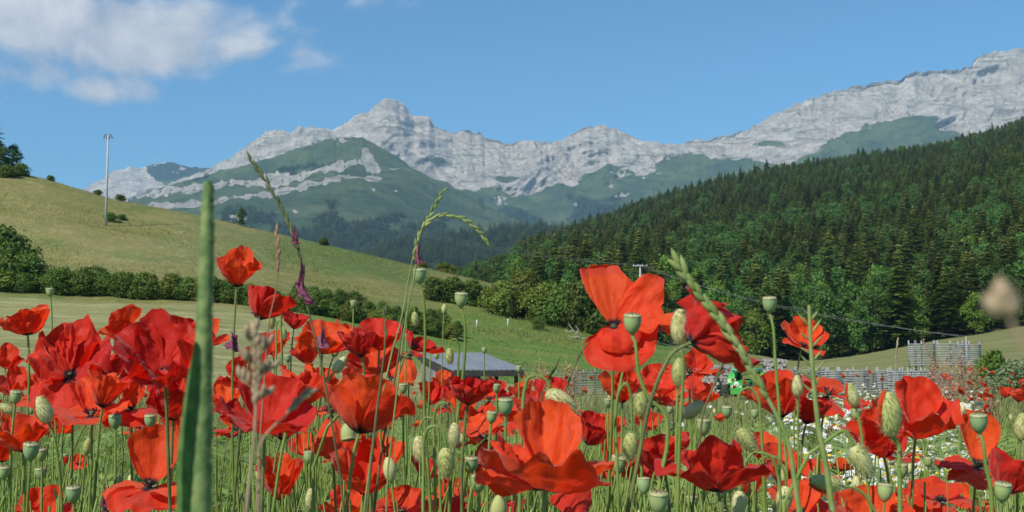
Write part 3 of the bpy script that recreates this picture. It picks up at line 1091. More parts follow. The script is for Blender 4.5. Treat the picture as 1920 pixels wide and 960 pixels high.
tufts('hill_grass', 38000, (-60, 1100), (106, 168), 0.12, 0.30, ((0.25, 0.23, 0.08), (0.19, 0.195, 0.058)), 'dry uncut grass covering the hill', 3, wd=0.10)
tufts('verge_grass', 14000, (500, 1450), (62, 128), 0.06, 0.2, ((0.10, 0.17, 0.035), (0.16, 0.19, 0.05)), 'green grass of the pasture below the bushes', 4,
      lambda p, d: (p > 560 + (d - 95) * 9) & (d > 60), wd=0.2)


# ================================================================== THINGS IN THE MIDDLE DISTANCE
M['greywood'] = plain('weathered_wood', (0.27, 0.26, 0.245), 0.85, (0.16, 0.15, 0.14), 5, (1, 1, 0.3), 0.3)
M['palewood'] = plain('bleached_wood', (0.37, 0.38, 0.39), 0.8, (0.24, 0.245, 0.25), 5, (1, 1, 1), 0.2)
M['darkwood'] = plain('dark_wood', (0.055, 0.05, 0.045), 0.8, (0.03, 0.028, 0.026), 5)
M['concrete'] = plain('pole_grey', (0.50, 0.49, 0.47), 0.8, (0.40, 0.39, 0.38), 3, (1, 1, .2))
M['black'] = plain('black_metal', (0.03, 0.03, 0.032), 0.5, (0.05, 0.05, 0.05), 3)
M['roofing'] = plain('roof_sheet', (0.17, 0.185, 0.205), 0.6, (0.23, 0.24, 0.255), 3.5, (2.5, .25, 1), 0.2)
M['wire'] = plain('wire', (0.45, 0.46, 0.47), 0.4)
M['white'] = plain('white_plastic', (0.75, 0.75, 0.74), 0.5, (0.6, 0.6, 0.6))


def pole(px, d, top_py, r, label, head):
    p = G(px, d)
    p.x += 0
    h = PV(px, top_py, d).z - p.z
    e = empty('utility_pole', p, label, 'utility pole')
    mb = MB()
    mb.tube([(0, 0, -0.4), (0, 0, h * .5), (0, 0, h)], [r, r * .82, r * .62], 10)
    mb.build('shaft', M['concrete'], e)
    if head == 'hooks':
        for s in (-1, 1):
            mb = MB()
            mb.tube([(0, 0, h - 0.9), (s * .18, -.02, h - 0.25), (s * .10, -.02, h + .02), (s * .30, -.02, h + .1), (s * .5, -.02, h - .35)], [.05] * 5, 6)
            mb.build('bracket', M['black'], e)
            mb = MB()
            mb.lathe([(0, 0), (.07, .02), (.05, .07), (.08, .11), (.05, .17), (0, .19)], 8, at=(s * .5, -.02, h - .45))
            mb.build('insulator', M['black'], e)
    elif head == 'cross':
        mb = MB()
        mb.box((0, -.14, h - 0.12), (1.9, 0.1, 0.12))
        mb.build('crossarm', M['concrete'], e)
        for s in (-.85, -.3, .3, .85):
            mb = MB()
            mb.lathe([(0, 0), (.05, .02), (.035, .07), (.06, .11), (.03, .17), (0, .19)], 8, at=(s, -.14, h - .06))
            mb.build('insulator', M['white'], e)
    return Vector((p.x, p.y, p.z + h))


t1 = pole(197, 141, 253, 0.16, 'tall pale grey pole with hooked black top on the grassy hill', 'hooks')
t2 = pole(1200, 152, 497, 0.16, 'pale pole with a white crossarm in front of the wood', 'cross')
t3 = pole(1807, 92, 631, 0.05, 'thin low pole behind the upper row of wooden hurdles', '')


def wire(a, b, sag, off, lab):
    a, b = Vector(a), Vector(b)
    pts = []
    for i in range(25):
        t = i / 24
        q = a.lerp(b, t) + Vector((off, 0, -4 * sag * t * (1 - t)))
        pts.append(tuple(q))
    mb = MB()
    mb.tube(pts, 0.0065, 4, cap=False)
    tag(link('power_line', mb.build('power_line', M['wire'])), lab, 'power line', 'overhead power lines')


wire(t1, t2, 2.6, -.4, 'upper thin wire sagging from the hill pole to the pole by the wood')
wire(t1, t2, 3.2, .4, 'lower thin wire sagging from the hill pole to the pole by the wood')
wire(t2, t3, 0.9, -.4, 'upper thin wire falling from the crossarm to the low pole on the right')
wire(t2, t3, 1.25, .4, 'lower thin wire falling from the crossarm to the low pole on the right')
wire(P(-500, 150, 150), t1, 1.5, 0, 'faint wire leading from the hill pole out of the picture on the left')

# -------- shed
sh = empty('shed', P(848, 730, 38.2), 'low open wooden shed with grey sheet roof behind the poppies', 'shed', rz=R(15.5))
gz = -1.95 - sh.location.z + 0.0
zf, zb = -0.22 - sh.location.z, 0.27 - sh.location.z     # eave heights of front and back
Wd, Ln = 2.25, 5.3
mb = MB()
nr = 30
xs = np.linspace(-.12, Wd + .12, nr)
vv = []
for k, (yv, zv) in enumerate(((-.25, zf), (Ln + .2, zb))):
    for xx in xs:
        vv.append((xx, yv, zv + .06))
vt = np.array(vv)
vt[:, 2] += 0.012 * np.sin(np.tile(xs, 2) * 40)
vb = vt.copy()
vb[:, 2] -= 0.03
mb.add(np.vstack([vt, vb]), [[i, i + 1, nr + i + 1, nr + i] for i in range(nr - 1)] + [[2 * nr + i, 3 * nr + i, 3 * nr + i + 1, 2 * nr + i + 1] for i in range(nr - 1)]
       + [[i + 1, i, 2 * nr + i, 2 * nr + i + 1] for i in range(nr - 1)] + [[nr + i, nr + i + 1, 3 * nr + i + 1, 3 * nr + i] for i in range(nr - 1)]
       + [[0, nr, 3 * nr, 2 * nr], [nr - 1, 3 * nr - 1, 4 * nr - 1, 2 * nr - 1]])
roof = mb.build('roof', M['roofing'], sh, smooth=False)
sl = math.atan2(zb - zf, Ln)
for nm, c, s, rt in (('fascia', (Wd / 2, -.24, zf - .07), (Wd + .2, .03, .19), (0, 0, 0)),
                     ('fascia', (-.10, Ln / 2, (zf + zb) / 2 - .09), (.03, Ln + .3, .20), (sl, 0, 0)),
                     ('fascia', (Wd + .10, Ln / 2, (zf + zb) / 2 - .09), (.03, Ln + .3, .20), (sl, 0, 0))):
    mb = MB()
    mb.box(c, s, rot=rt)
    mb.build(nm, M['darkwood'], sh, smooth=False)
for nm, a, b, y0 in (('side_wall', 0, 0, 0), ('side_wall', Wd, Wd, 0)):
    mb = MB()
    k = 26
    for i in range(k):
        yv = 0.1 + (Ln - .2) * (i + .5) / k
        zt = zf + (zb - zf) * yv / Ln - .10
        mb.box((a + random.uniform(-.006, .006), yv, (zt + gz) / 2), (.025, (Ln - .2) / k * .94, zt - gz))
    if a > 0:
        continue
    mb.build(nm, M['greywood'], sh, smooth=False)
mb = MB()
for i in range(14):
    mb.box((Wd * (i + .5) / 14, Ln - .03, (zb + gz) / 2 - .05), (Wd / 14 * .95, .025, zb - gz - .1))
mb.build('back_wall', M['greywood'], sh, smooth=False)
mb = MB()
for i in range(8):
    mb.box((Wd * .62 * (i + .5) / 8, .02, (zf + gz) / 2 - .12), (Wd * .62 / 8 * .95, .025, zf - gz - .24))
mb.build('front_wall', M['greywood'], sh, smooth=False)
for xx, yv in ((.06, .08), (Wd - .08, .06), (Wd - .08, Ln - .1), (Wd - .08, Ln * .5)):
    mb = MB()
    mb.box((xx, yv, (zf + gz) / 2 - .05), (.11, .11, zf - gz - .1))
    mb.build('post', M['darkwood'], sh, smooth=False)
for yv in np.linspace(.3, Ln - .3, 6):
    mb = MB()
    mb.box((Wd / 2, yv, zf + (zb - zf) * yv / Ln - .05), (Wd, .06, .10))
    mb.build('rafter', M['darkwood'], sh, smooth=False)


# -------- hurdles: panels of weathered slats
def hurdle(seed, w_, h_, rails, posts, wood):
    rnd = random.Random(seed)
    e = empty('hurdle', (0, 0, 0), 'x', 'hurdle')
    for i in range(rails):
        z = 0.06 + (h_ - .1) * (i + .5) / rails
        mb = MB()
        a, b = rnd.uniform(-.015, .015), rnd.uniform(-.015, .015)
        mb.tube([(-w_ / 2 - .03, -.03, z + a), (0, -.035, z + (a + b) / 2 + rnd.uniform(-.008, .008)), (w_ / 2 + .03, -.03, z + b)], .025, 6)
        mb.build('slat', wood, e)
    for i in range(posts):
        x = -w_ / 2 + w_ * i / (posts - 1)
        mb = MB()
        mb.box((x, 0.01, (h_ + rnd.uniform(.02, .10)) / 2), (.045, .04, h_ + .08), rot=(0, rnd.uniform(-.02, .02), 0))
        mb.build('post', wood, e)
    return e


HP = [hurdle(1, 1.05, 1.05, 10, 3, M['palewood']), hurdle(2, 1.05, 0.95, 9, 4, M['greywood']), hurdle(3, 0.9, 1.0, 11, 3, M['palewood'])]
used = set()
HUR = []
hx_ = 1462
k = 0
while hx_ < 1800:
    HUR.append((hx_, 45 + random.uniform(-.3, .3), None, k % 3, random.uniform(-.12, .12), 'weathered hurdle in the long front row at the field edge', 'hurdles in the long front row'))
    hx_ += random.uniform(40, 47)
    k += 1
hx_ = 1470
while hx_ < 1790:
    HUR.append((hx_, 46.2 + random.uniform(-.2, .4), None, (k * 2) % 3, random.uniform(-.2, .2), 'weathered hurdle leaning in the second row behind the front one', 'hurdles in the second row'))
    hx_ += random.uniform(42, 52)
    k += 1
for a_, lab in ((1068, 'grey hurdle standing alone behind the red poppies in mid field, left one of two'), (1106, 'grey hurdle behind the tall orange poppy, right one of two')):
    HUR.append((a_, 45.5, None, 1, 0.05, lab, None))
for a_, lab in ((1729, 'raised wooden hurdle at the left of the upper row'), (1783, 'raised wooden hurdle in the middle of the upper row'), (1818, 'raised wooden hurdle at the right end of the upper row')):
    HUR.append((a_, 47.5, 689, 0 if a_ != 1818 else 2, 0.06, lab, None))
for (px, d, bpy_, kind, rz, lab, grp) in HUR:
    p = G(px, d)
    if bpy_:
        p = PV(px, bpy_, d)
    q = HP[kind]
    if kind in used:
        o = dup(q, p, rz, 1.0, lab, grp)
    else:
        used.add(kind)
        q.location, q.rotation_euler.z = p, rz
        q['label'] = lab
        if grp:
            q['group'] = grp
        o = q
    if bpy_:
        o.scale = (1, 1, 0.98)
for px, lab in ((1712, 'bare timber post under the left raised hurdle'), (1747, 'bare timber post between the left and middle raised hurdles'),
                (1803, 'bare timber post between the middle and right raised hurdles'), (1832, 'bare timber post at the right end of the raised hurdles')):
    b, t = G(px, 47.7), PV(px, 640, 47.7)
    mb = MB()
    mb.box((0, 0, (t.z - b.z) / 2), (.07, .07, t.z - b.z + .1))
    tag(link('timber_post', mb.build('timber_post', M['greywood'], smooth=False), loc=b), lab, 'post')


# -------- firewood stacks
def log_mesh(seed):
    rg = np.random.default_rng(seed)
    a = np.arange(9) / 9 * 2 * PI
    r = 0.075 * (1 + .2 * rg.normal(size=9).clip(-1, 1))
    ring = np.stack([r * np.cos(a), 0 * a, r * np.sin(a)], -1)
    v = np.concatenate([ring, ring + (0, .5, 0)])
    f = [[i, i + 9, (i + 1) % 9 + 9, (i + 1) % 9] for i in range(9)] + [list(range(9)), list(range(17, 8, -1))]
    return mesh('log', v, f, [M['greywood'], M['cutwood']], mi=[0] * 9 + [1, 1])


M['cutwood'] = plain('cut_wood', (0.46, 0.41, 0.36), 0.85, (0.28, 0.24, 0.21), 9)
LOGS = [log_mesh(i) for i in range(4)]
for (px, d, cols, rows, lab) in ((1312, 45, 9, 7, 'low stack of split firewood left of the green tractor'), (1352, 45.6, 7, 9, 'firewood stack just left of the tractor canopy'),
                                 (1452, 46.2, 6, 8, 'tallest firewood stack behind the right side of the tractor')):
    p = G(px, d)
    e = empty('firewood_stack', p, lab, 'firewood stack', rz=random.uniform(-.1, .1))
    z0 = -.02
    if px == 1452:
        z0 = .35
        mb = MB()
        mb.box((0, .25, .17), (cols * .15 + .1, .6, .30))
        mb.build('plinth', M['greywood'], e, smooth=False)
    for i in range(cols):
        for j in range(rows):
            o = link('log', random.choice(LOGS), e, ((i - cols / 2) * .15 + (j % 2) * .07 + random.uniform(-.02, .02), random.uniform(-.05, .05), z0 + .07 + j * .128 + random.uniform(-.015, .015)))
            o.rotation_euler = (0, random.uniform(0, 6.28), random.uniform(-.08, .08))
            s_ = random.uniform(.75, 1.15)
            o.scale = (s_, 1, s_)

# -------- small green tractor
M['green'] = plain('green_paint', (0.05, 0.42, 0.06), 0.35, (0.045, 0.36, 0.05), 2, spec=0.5)
M['mint'] = plain('mint_paint', (0.16, 0.50, 0.28), 0.45, (0.13, 0.42, 0.24), 2)
M['rubber'] = plain('rubber', (0.025, 0.025, 0.026), 0.85, (0.045, 0.042, 0.04), 10)
M['glass'] = plain('lamp_glass', (0.6, 0.62, 0.6), 0.15, spec=0.6)
tp = G(1395, 43)
tz = tp.z
tr = empty('tractor', tp, 'small bright green tractor with canopy parked before the firewood', 'tractor', rz=R(-28))
gt = PV(1395, 692, 43).z - tz           # canopy height above ground
tr.location.z = tz
hood = MB()
prof = [(-.24, .55), (.24, .55), (.24, .98), (.19, 1.06), (-.19, 1.06), (-.24, .98)]
k = gt / 1.75
for yv in (-1.15, -.1):
    hood.v.append(np.array([(a * (0.92 if yv < -1 else 1), yv, (b - (.04 if yv < -1 and b > .9 else 0)) * k) for a, b in prof]))
hood.uv.append(np.zeros((12, 2)))
hood.f = [[i, (i + 1) % 6, (i + 1) % 6 + 6, i + 6] for i in range(6)] + [list(range(5, -1, -1)), list(range(6, 12))]
hood.mi = [0] * 8
hood.n = 12
hood.build('hood', M['green'], tr, smooth=False)
mb = MB()
mb.box((0, -1.18, .40 * k), (.40, .05, .26 * k))
mb.build('front_panel', M['green'], tr, smooth=False)
mb = MB()
a = np.arange(20) / 20 * 2 * PI
mb.lathe([(0, 0.012), (.085, .012), (.095, .004), (.095, 0)], 20, axis=(0, -1, 0), at=(0, -1.152, .86 * k))
em = mb.build('emblem', M['white'], tr)
mb = MB()
for pts_ in ([(-.05, 0, .03), (-.01, 0, .0), (.04, 0, .02)], [(-.03, 0, -.03), (.0, 0, .0), (.03, 0, -.04)], [(-.01, 0, .0), (.0, 0, .05)]):
    mb.tube([(q[0], -1.168, .86 * k + q[2]) for q in pts_], .008, 5)
kid('emblem_mark', mb.build('emblem_mark', M['green']), em)
for s in (-1, 1):
    mb = MB()
    mb.lathe([(0, .02), (.045, .015), (.05, 0)], 12, axis=(0, -1, 0), at=(s * .15, -1.155, .70 * k))
    mb.build('headlight', M['glass'], tr)
for (x, y, r, wdt) in ((-.42, -.95, .24, .16), (.42, -.95, .24, .16), (-.50, .35, .42, .24), (.50, .35, .42, .24)):
    wh = bpy.data.objects.new('wheel', None)
    COL.objects.link(wh)
    wh.parent = tr
    wh.location = (x, y, r)
    mb = MB()
    pf = [(r * .55, -wdt / 2), (r * .9, -wdt / 2), (r, -wdt * .3), (r, wdt * .3), (r * .9, wdt / 2), (r * .55, wdt / 2)]
    mb.lathe(pf, 28, axis=(1, 0, 0))
    for i in range(22):
        an = i / 22 * 2 * PI
        mb.box((wdt * .2 * (1 if i % 2 else -1), math.cos(an) * r, math.sin(an) * r), (wdt * .5, .03, .05), rot=(an, 0, 0))
    o = link('tyre', mb.build('tyre', M['rubber']), wh)
    mb = MB()
    mb.lathe([(0, -wdt * .25), (r * .5, -wdt * .3), (r * .56, -wdt * .45), (r * .56, wdt * .45), (r * .5, wdt * .3), (0, wdt * .25)], 20, axis=(1, 0, 0))
    link('rim', mb.build('rim', M['mint']), wh)
for s in (-1, 1):
    mb = MB()
    th = np.linspace(.2, 2.6, 9)
    for i in range(8):
        aa = (th[i] + th[i + 1]) / 2
        mb.box((s * .50, .35 - math.cos(aa) * .48, .42 + math.sin(aa) * .48), (.30, .16, .02), rot=(-(aa - PI / 2), 0, 0))
    mb.build('fender', M['green'], tr, smooth=False)
    mb = MB()
    mb.tube([(s * .36, .55, .5 * k), (s * .36, .55, 1.70 * k)], .028, 6)
    mb.tube([(s * .36, -.28, .5 * k), (s * .36, -.22, 1.70 * k)], .024, 6)
    mb.build('canopy_post', M['mint'], tr)
mb = MB()
mb.box((0, .15, 1.72 * k), (.95, 1.05, .05))
mb.box((0, .15, 1.755 * k), (.86, .95, .03))
mb.build('canopy', M['mint'], tr, smooth=False)
mb = MB()
mb.box((0, .32, .72 * k), (.42, .42, .09))
mb.box((0, .54, .92 * k), (.42, .08, .38 * k), rot=(-.15, 0, 0))
mb.build('seat', M['black'], tr, smooth=False)
mb = MB()
a = np.linspace(0, 2 * PI, 17)
mb.tube(np.stack([.17 * np.cos(a), -.02 + .06 * np.sin(a), 1.14 * k + .16 * np.sin(a)], -1), .014, 5, cap=False)
mb.tube([(0, -.2, .98 * k), (0, -.02, 1.14 * k)], .018, 6)
mb.build('steering_wheel', M['black'], tr)
mb = MB()
mb.box((0, -.2, .42 * k), (.34, 1.7, .20))
mb.build('chassis', M['black'], tr, smooth=False)

# -------- fence stakes, dead branches, pipe
for px, d, h, lab in ((681, 90, .75, 'thin white stake at the hedge foot, left one of two'), (760, 93, .75, 'thin white stake at the hedge foot, right one of two'),
                      (894, 112, .7, 'white stake on the upper pasture near the dark bush clump'), (952, 117, .75, 'forked white stake below the olive bush'),
                      (907, 66, .40, 'short white stake just above the shed roof'), (1027, 62, .34, 'short white stake on the pasture edge right of the shed'),
                      (1082, 60, .36, 'thick short white stake beside the tall orange poppy'), (865, 80, .4, 'tiny white stake in the green pasture left of centre'),
                      (1300, 70, .4, 'small pale stake on the pasture under the crimson poppy')):
    p = G(px, d)
    mb = MB()
    r_ = d * .00045
    mb.tube([(0, 0, -.05), (random.uniform(-.02, .02), 0, h)], r_, 6)
    mb.tube([(0, 0, h * .93), (d * .0012, 0, h * .95)], r_ * .7, 5)
    tag(link('fence_stake', mb.build('fence_stake', M['white']), loc=p), lab, 'stake')
M['deadwood'] = plain('dead_wood', (0.42, 0.38, 0.31), 0.9, (0.28, 0.25, 0.2), 6)
p = G(1090, 114)
mb = MB()
rnd = random.Random(4)
for pts_ in ([(0, 0, 0), (-.5, 0, .45), (-1.0, -.1, 1.15), (-1.25, 0, 1.5)], [(-.5, 0, .45), (-.35, -.2, .95), (-.55, -.2, 1.25)], [(-.8, 0, .8), (-1.35, -.2, .75), (-1.6, -.1, .9)],
             [(0, 0, 0), (.3, .1, .12), (.7, .1, .1)], [(-.3, 0, .3), (-.9, .1, .2), (-1.3, .1, .35)]):
    mb.tube(bez(pts_, 8), np.linspace(.075, .03, 8), 6)
tag(link('dead_branch', mb.build('dead_branch', M['deadwood']), loc=p), 'bleached fallen branch under the dark pasture bushes', 'branch')
p = G(1222, 21)
e = empty('water_pipe', p, 'black bent water pipe with a blue end beside the red poppies', 'pipe')
pz = lambda a, b: tuple(PV(a, b, 21) - p)
mb = MB()
mb.tube(bez([(0, 0, 0), pz(1222, 745), pz(1219, 712), pz(1217, 700), pz(1222, 692), pz(1233, 689)], 24), .013, 8)
mb.build('pipe', M['black'], e)
mb = MB()
mb.tube([pz(1231, 690), pz(1238, 688)], .028, 10)
mb.build('fitting', plain('blue_plastic', (0.03, 0.13, 0.62), 0.4, (0.03, 0.11, 0.55)), e)


# ================================================================== POPPIES
def petal_material(name, c_sun, c_deep, c_trans, dry=False):
    m, n = material(name)
    uv = n.n('ShaderNodeUVMap').outputs[0]
    s = n.n('ShaderNodeSeparateXYZ')
    n.put(s.inputs[0], uv)
    info = n.n('ShaderNodeObjectInfo').outputs['Random']
    off = n.n('ShaderNodeCombineXYZ')
    n.put(off.inputs[2], n.m('MULTIPLY', info, 40.0))
    pv_ = n.n('ShaderNodeVectorMath', operation='ADD')
    n.put(pv_.inputs[0], n.mapv(uv, (16, 1.6, 1)))
    n.put(pv_.inputs[1], off.outputs[0])
    veins = n.noise(pv_.outputs[0], 1.6, 5, 0.6, 0.3)
    pv2 = n.n('ShaderNodeVectorMath', operation='ADD')
    n.put(pv2.inputs[0], n.mapv(uv, (3.0, 2.4, 1)))
    n.put(pv2.inputs[1], off.outputs[0])
    crump = n.noise(pv2.outputs[0], 2.2, 6, 0.62, 0.6)
    col = n.mix(n.step(n.m('ADD', n.m('MULTIPLY', info, 0.7), n.m('MULTIPLY', crump, 0.5)), 0.15, 0.95), c_sun, c_deep)
    col = n.mix(n.m('MULTIPLY', n.step(veins, 0.50, 0.72), 0.28), col, tuple(q * 0.55 for q in c_deep))
    edge = n.m('MULTIPLY', n.step(s.outputs[1], 0.93, 1.0), 0.35)
    col = n.mix(edge, col, (0.50, 0.03, 0.04))
    blotch = n.m('MULTIPLY', n.step(n.m('ADD', s.outputs[1], n.m('MULTIPLY', n.m('SUBTRACT', crump, 0.5), 0.10)), 0.21, 0.12), 0.97)
    col = n.mix(blotch, col, (0.012, 0.004, 0.010))
    tr = n.mix(blotch, n.mix(1.0, col, c_trans, 'MULTIPLY'), (0.01, 0.002, 0.004))
    h = n.m('ADD', n.m('MULTIPLY', veins, 0.6), n.m('MULTIPLY', crump, 1.0))
    nm = n.bump(h, 0.6 if not dry else 1.0, 0.0022)
    a = principled(n, col, 0.52, nm, 0.22, Sheen_Weight=0.25, Sheen_Roughness=0.5)
    t = n.n('ShaderNodeBsdfTranslucent')
    n.put(t.inputs[0], tr)
    n.put(t.inputs[1], nm)
    mx = n.n('ShaderNodeMixShader')
    mx.inputs[0].default_value = 0.47
    n.put(mx.inputs[1], a)
    n.put(mx.inputs[2], t.outputs[0])
    out(n, mx.outputs[0])
    return m


M['petal'] = petal_material('poppy_petal', (0.92, 0.110, 0.012), (0.78, 0.040, 0.008), (1.15, 0.6, 0.15))
M['crimson'] = petal_material('crimson_petal', (0.80, 0.040, 0.010), (0.62, 0.016, 0.008), (1.15, 0.5, 0.2))
M['withered'] = petal_material('withered_petal', (0.62, 0.21, 0.30), (0.36, 0.07, 0.16), (0.9, 0.6, 0.9), True)
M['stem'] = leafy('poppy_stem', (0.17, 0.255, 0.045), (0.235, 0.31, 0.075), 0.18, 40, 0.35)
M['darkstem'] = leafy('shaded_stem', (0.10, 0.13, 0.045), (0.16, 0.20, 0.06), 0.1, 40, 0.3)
M['anther'] = plain('anther', (0.015, 0.010, 0.020), 0.8, (0.04, 0.03, 0.05), 300)


def green_body(name, c1, c2, sc, cap=False):
    m, n = material(name)
    tc = n.n('ShaderNodeTexCoord').outputs['Object']
    f = n.noise(tc, sc, 4, 0.6)
    rnd = n.n('ShaderNodeObjectInfo').outputs['Random']
    c = n.mix(n.step(n.m('ADD', f, n.m('MULTIPLY', n.m('SUBTRACT', rnd, 0.5), 0.5)), 0.3, 0.7), c1, c2)
    out(n, principled(n, c, 0.6, n.bump(n.noise(tc, sc * 5, 3), 0.25, 0.0006), 0.3, Subsurface_Weight=0.0))
    return m


M['bud'] = green_body('bud_skin', (0.38, 0.39, 0.13), (0.54, 0.50, 0.24), 90)
M['capsule'] = green_body('capsule_skin', (0.25, 0.36, 0.16), (0.32, 0.40, 0.15), 60)
M['rib'] = plain('stigma_rib', (0.13, 0.11, 0.06), 0.8, (0.2, 0.17, 0.09), 300)
M['capband'] = plain('capsule_disc', (0.42, 0.40, 0.21), 0.7, (0.30, 0.32, 0.16), 300)
M['hair'] = leafy('plant_hair', (0.48, 0.48, 0.27), (0.42, 0.44, 0.24), 0.3, 50, 0)


def petal_geo(az, th0, th1, Phi, L, seed, n_=25, m_=16, ruf=1.0, curl=0.0, bend=0.0, wid=1.0, peak=None):
    """a broad crinkled petal: th0/th1 opening angle off the flower axis at base and rim, Phi half width angle"""
    rg = np.random.default_rng(seed)
    v = np.linspace(-1, 1, n_)
    u = np.linspace(0, 1, m_) ** 0.85
    U, Vv = np.meshgrid(u, v, indexing='ij')
    phi = Vv * Phi
    o1, o2, o3 = rg.uniform(0, 50, 3)
    edge = 0.30 + 0.70 * (1 - np.abs(Vv) ** 2.8) ** 0.45
    edge = edge * (1 + 0.055 * fbm(Vv * 2.2 + o1, 0 * Vv, o2, 4, 3, 0.6) * ruf)
    if peak:
        edge = edge * (0.86 + peak[1] * np.exp(-((Vv - peak[0]) / peak[2]) ** 2))
    s = U * edge
    tt = np.linspace(0, 1.15, 60)
    th = th0 + (th1 - th0) * tt ** 0.9 + curl * tt ** 5
    ds = tt[1] - tt[0]
    Rr = np.concatenate([[0], np.cumsum(np.sin(th[:-1]) * ds)])
    Zz = np.concatenate([[0], np.cumsum(np.cos(th[:-1]) * ds)])
    r, z, thh = np.interp(s, tt, Rr), np.interp(s, tt, Zz), np.interp(s, tt, th)
    # radial pleats, crumples and a waved rim
    pleat = np.sin(phi * rg.uniform(5, 8) + 2.2 * fbm(Vv * 1.5 + o2, U * 1.2, o1, 2, 9) + o1) * 0.040
    crum = fbm(Vv * 2.4 + o1, U * 2.6 + o2, o3, 5, 5, 0.58) * 0.110
    pleat = pleat + 0.011 * np.sin(phi * 23 + 3 * vn(Vv * 3 + o1, U * 1.5, 0, 4) + o2)
    rim = np.sin(Vv * rg.uniform(7, 12) + 3 * vn(Vv * 2 + o3, 0 * Vv, o1, 2)) * 0.060 * np.clip((U - .55) / .45, 0, 1) ** 2
    d = (pleat + crum) * s ** 1.3 * ruf + rim * ruf + bend * (Vv ** 2) * s
    rr = r * wid
    er = np.stack([np.cos(phi), np.sin(phi), 0 * phi], -1)
    nor = er * np.cos(thh)[..., None] + np.array([0, 0, -1.0]) * np.sin(thh)[..., None]
    p = er * rr[..., None] + np.array([0, 0, 1.0]) * z[..., None] + nor * d[..., None]
    ca, sa = math.cos(az), math.sin(az)
    p = p.reshape(-1, 3) @ np.array([[ca, sa, 0], [-sa, ca, 0], [0, 0, 1]])
    return p * L, gridf(m_, n_), np.stack([(Vv.ravel() + 1) / 2, s.ravel()], -1)


D2 = math.radians
# petal recipes: (azimuth, base angle, rim angle, half width, length, curl, bend) in degrees; azimuth 270 points at the camera when the axis is upright
KIND = {
    'cup': [(0, 62, 8, 82, 1.0, .1, 0), (180, 60, 10, 82, 1.0, .1, 0), (90, 50, 14, 76, .92, 0, 0), (270, 52, 10, 74, .95, .1, 0)],
    'goblet': [(0, 72, 24, 84, 1.0, .5, 0), (180, 72, 26, 84, 1.0, .4, 0), (90, 58, 12, 84, 1.1, 0, 0), (270, 66, 20, 78, .9, .6, 0)],
    'open': [(0, 88, 46, 74, 1.0, .4, 0), (180, 88, 50, 74, 1.0, .35, 0), (90, 76, 34, 72, .95, .1, 0), (270, 84, 52, 72, .95, .6, 0)],
    'wide': [(270, 100, 64, 84, 1.1, .8, 0), (80, 50, 12, 84, 1.12, -.2, 0), (5, 84, 50, 70, 1.0, .5, 0), (182, 92, 60, 70, 1.0, .6, 0), (130, 60, 30, 60, .95, .3, 0)],
    'bowl': [(270, 86, 32, 84, 1.0, .8, 0), (90, 60, 18, 86, 1.15, .1, 0), (5, 76, 34, 72, 1.0, .5, 0), (178, 80, 36, 72, 1.0, .6, 0)],
    'tall': [(58, 62, 84, 72, 1.12, 0, 0, (.60, 1.05, .30)), (20, 70, 76, 60, 1.22, .1, 0, (.5, .25, .4)), (262, 84, 66, 88, 1.05, .4, 0), (350, 84, 60, 56, 1.0, .2, 0), (266, 16, 100, 70, .74, .3, 0)],
    'crumple': [(90, 70, 40, 78, 1.30, .8, 0), (30, 80, 50, 66, 1.15, .6, 0), (165, 76, 50, 60, 1.1, .6, 0), (275, 92, 84, 80, 1.2, .2, 0), (120, 50, 20, 50, .9, .9, 0)],
    'drape': [(265, 120, 128, 66, 1.0, .3, 0), (90, 70, 60, 76, 1.05, .7, 0), (10, 84, 92, 68, 1.0, .6, 0), (178, 84, 76, 66, .9, .4, 0)],
    'hang': [(268, 130, 150, 60, 1.1, .1, 0), (95, 86, 70, 70, .8, .4, 0)],
    'fold': [(92, 46, 14, 84, 1.15, -.3, 0), (275, 96, 104, 78, 1.0, .2, 0), (180, 90, 96, 60, .85, .3, 0), (0, 84, 80, 60, .9, .3, 0)],
    'small': [(0, 74, 20, 84, 1.0, .2, 0), (180, 70, 20, 84, .95, .2, 0), (90, 64, 20, 70, .9, 0, 0)],
}


def flower_parts(kind, seed, res=1.0, ruf=1.0):
    rg = np.random.default_rng(seed)
    parts = []
    for i, (az, a, b, ph, L, cu_, be, *pk) in enumerate(KIND[kind]):
        parts.append(petal_geo(D2(az + rg.normal() * 9), D2(a + rg.normal() * 6), D2(b + rg.normal() * 9), D2(ph + rg.normal() * 4), L * rg.uniform(.93, 1.06),
                               seed * 10 + i, int(27 * res), int(17 * res), ruf * rg.uniform(0.7, 1.25), cu_, be, peak=pk[0] if pk else None))
    return parts


def centre_geo():
    mb = MB()
    mb.lathe([(0, .0), (.055, .01), (.085, .06), (.10, .14), (.095, .19), (.115, .205), (.10, .225), (0, .24)], 14)
    return mb


def stamen_geo(seed, k=46):
    rg = np.random.default_rng(seed)
    mb = MB()
    a = rg.uniform(0, 2 * PI, k)
    t = rg.uniform(.35, 1.1, k)
    L_ = rg.uniform(.16, .26, k)
    p0 = np.stack([.05 * np.cos(a), .05 * np.sin(a), .02 + 0 * a], -1)
    p2 = np.stack([(.05 + L_ * np.sin(t)) * np.cos(a), (.05 + L_ * np.sin(t)) * np.sin(a), .03 + L_ * np.cos(t)], -1)
    v, f = tubes(np.stack([p0, p0 * .4 + p2 * .6, p2], 1), np.tile(np.array([.004, .004, .004]), (k, 1)), 3)
    mb.add(v, f)
    for q in p2:
        mb.lathe([(0, -.022), (.015, -.012), (.017, .008), (0, .022)], 5, at=q)
    return mb


CENTRE = centre_geo().build('seed_capsule', M['capsule'])
CENTRE_DARK = centre_geo().build('seed_capsule', plain('young_capsule', (0.035, 0.045, 0.02), 0.7, (0.07, 0.08, 0.03), 300))
STAMEN = [stamen_geo(s).build('stamens', M['anther']) for s in (1, 2, 3)]


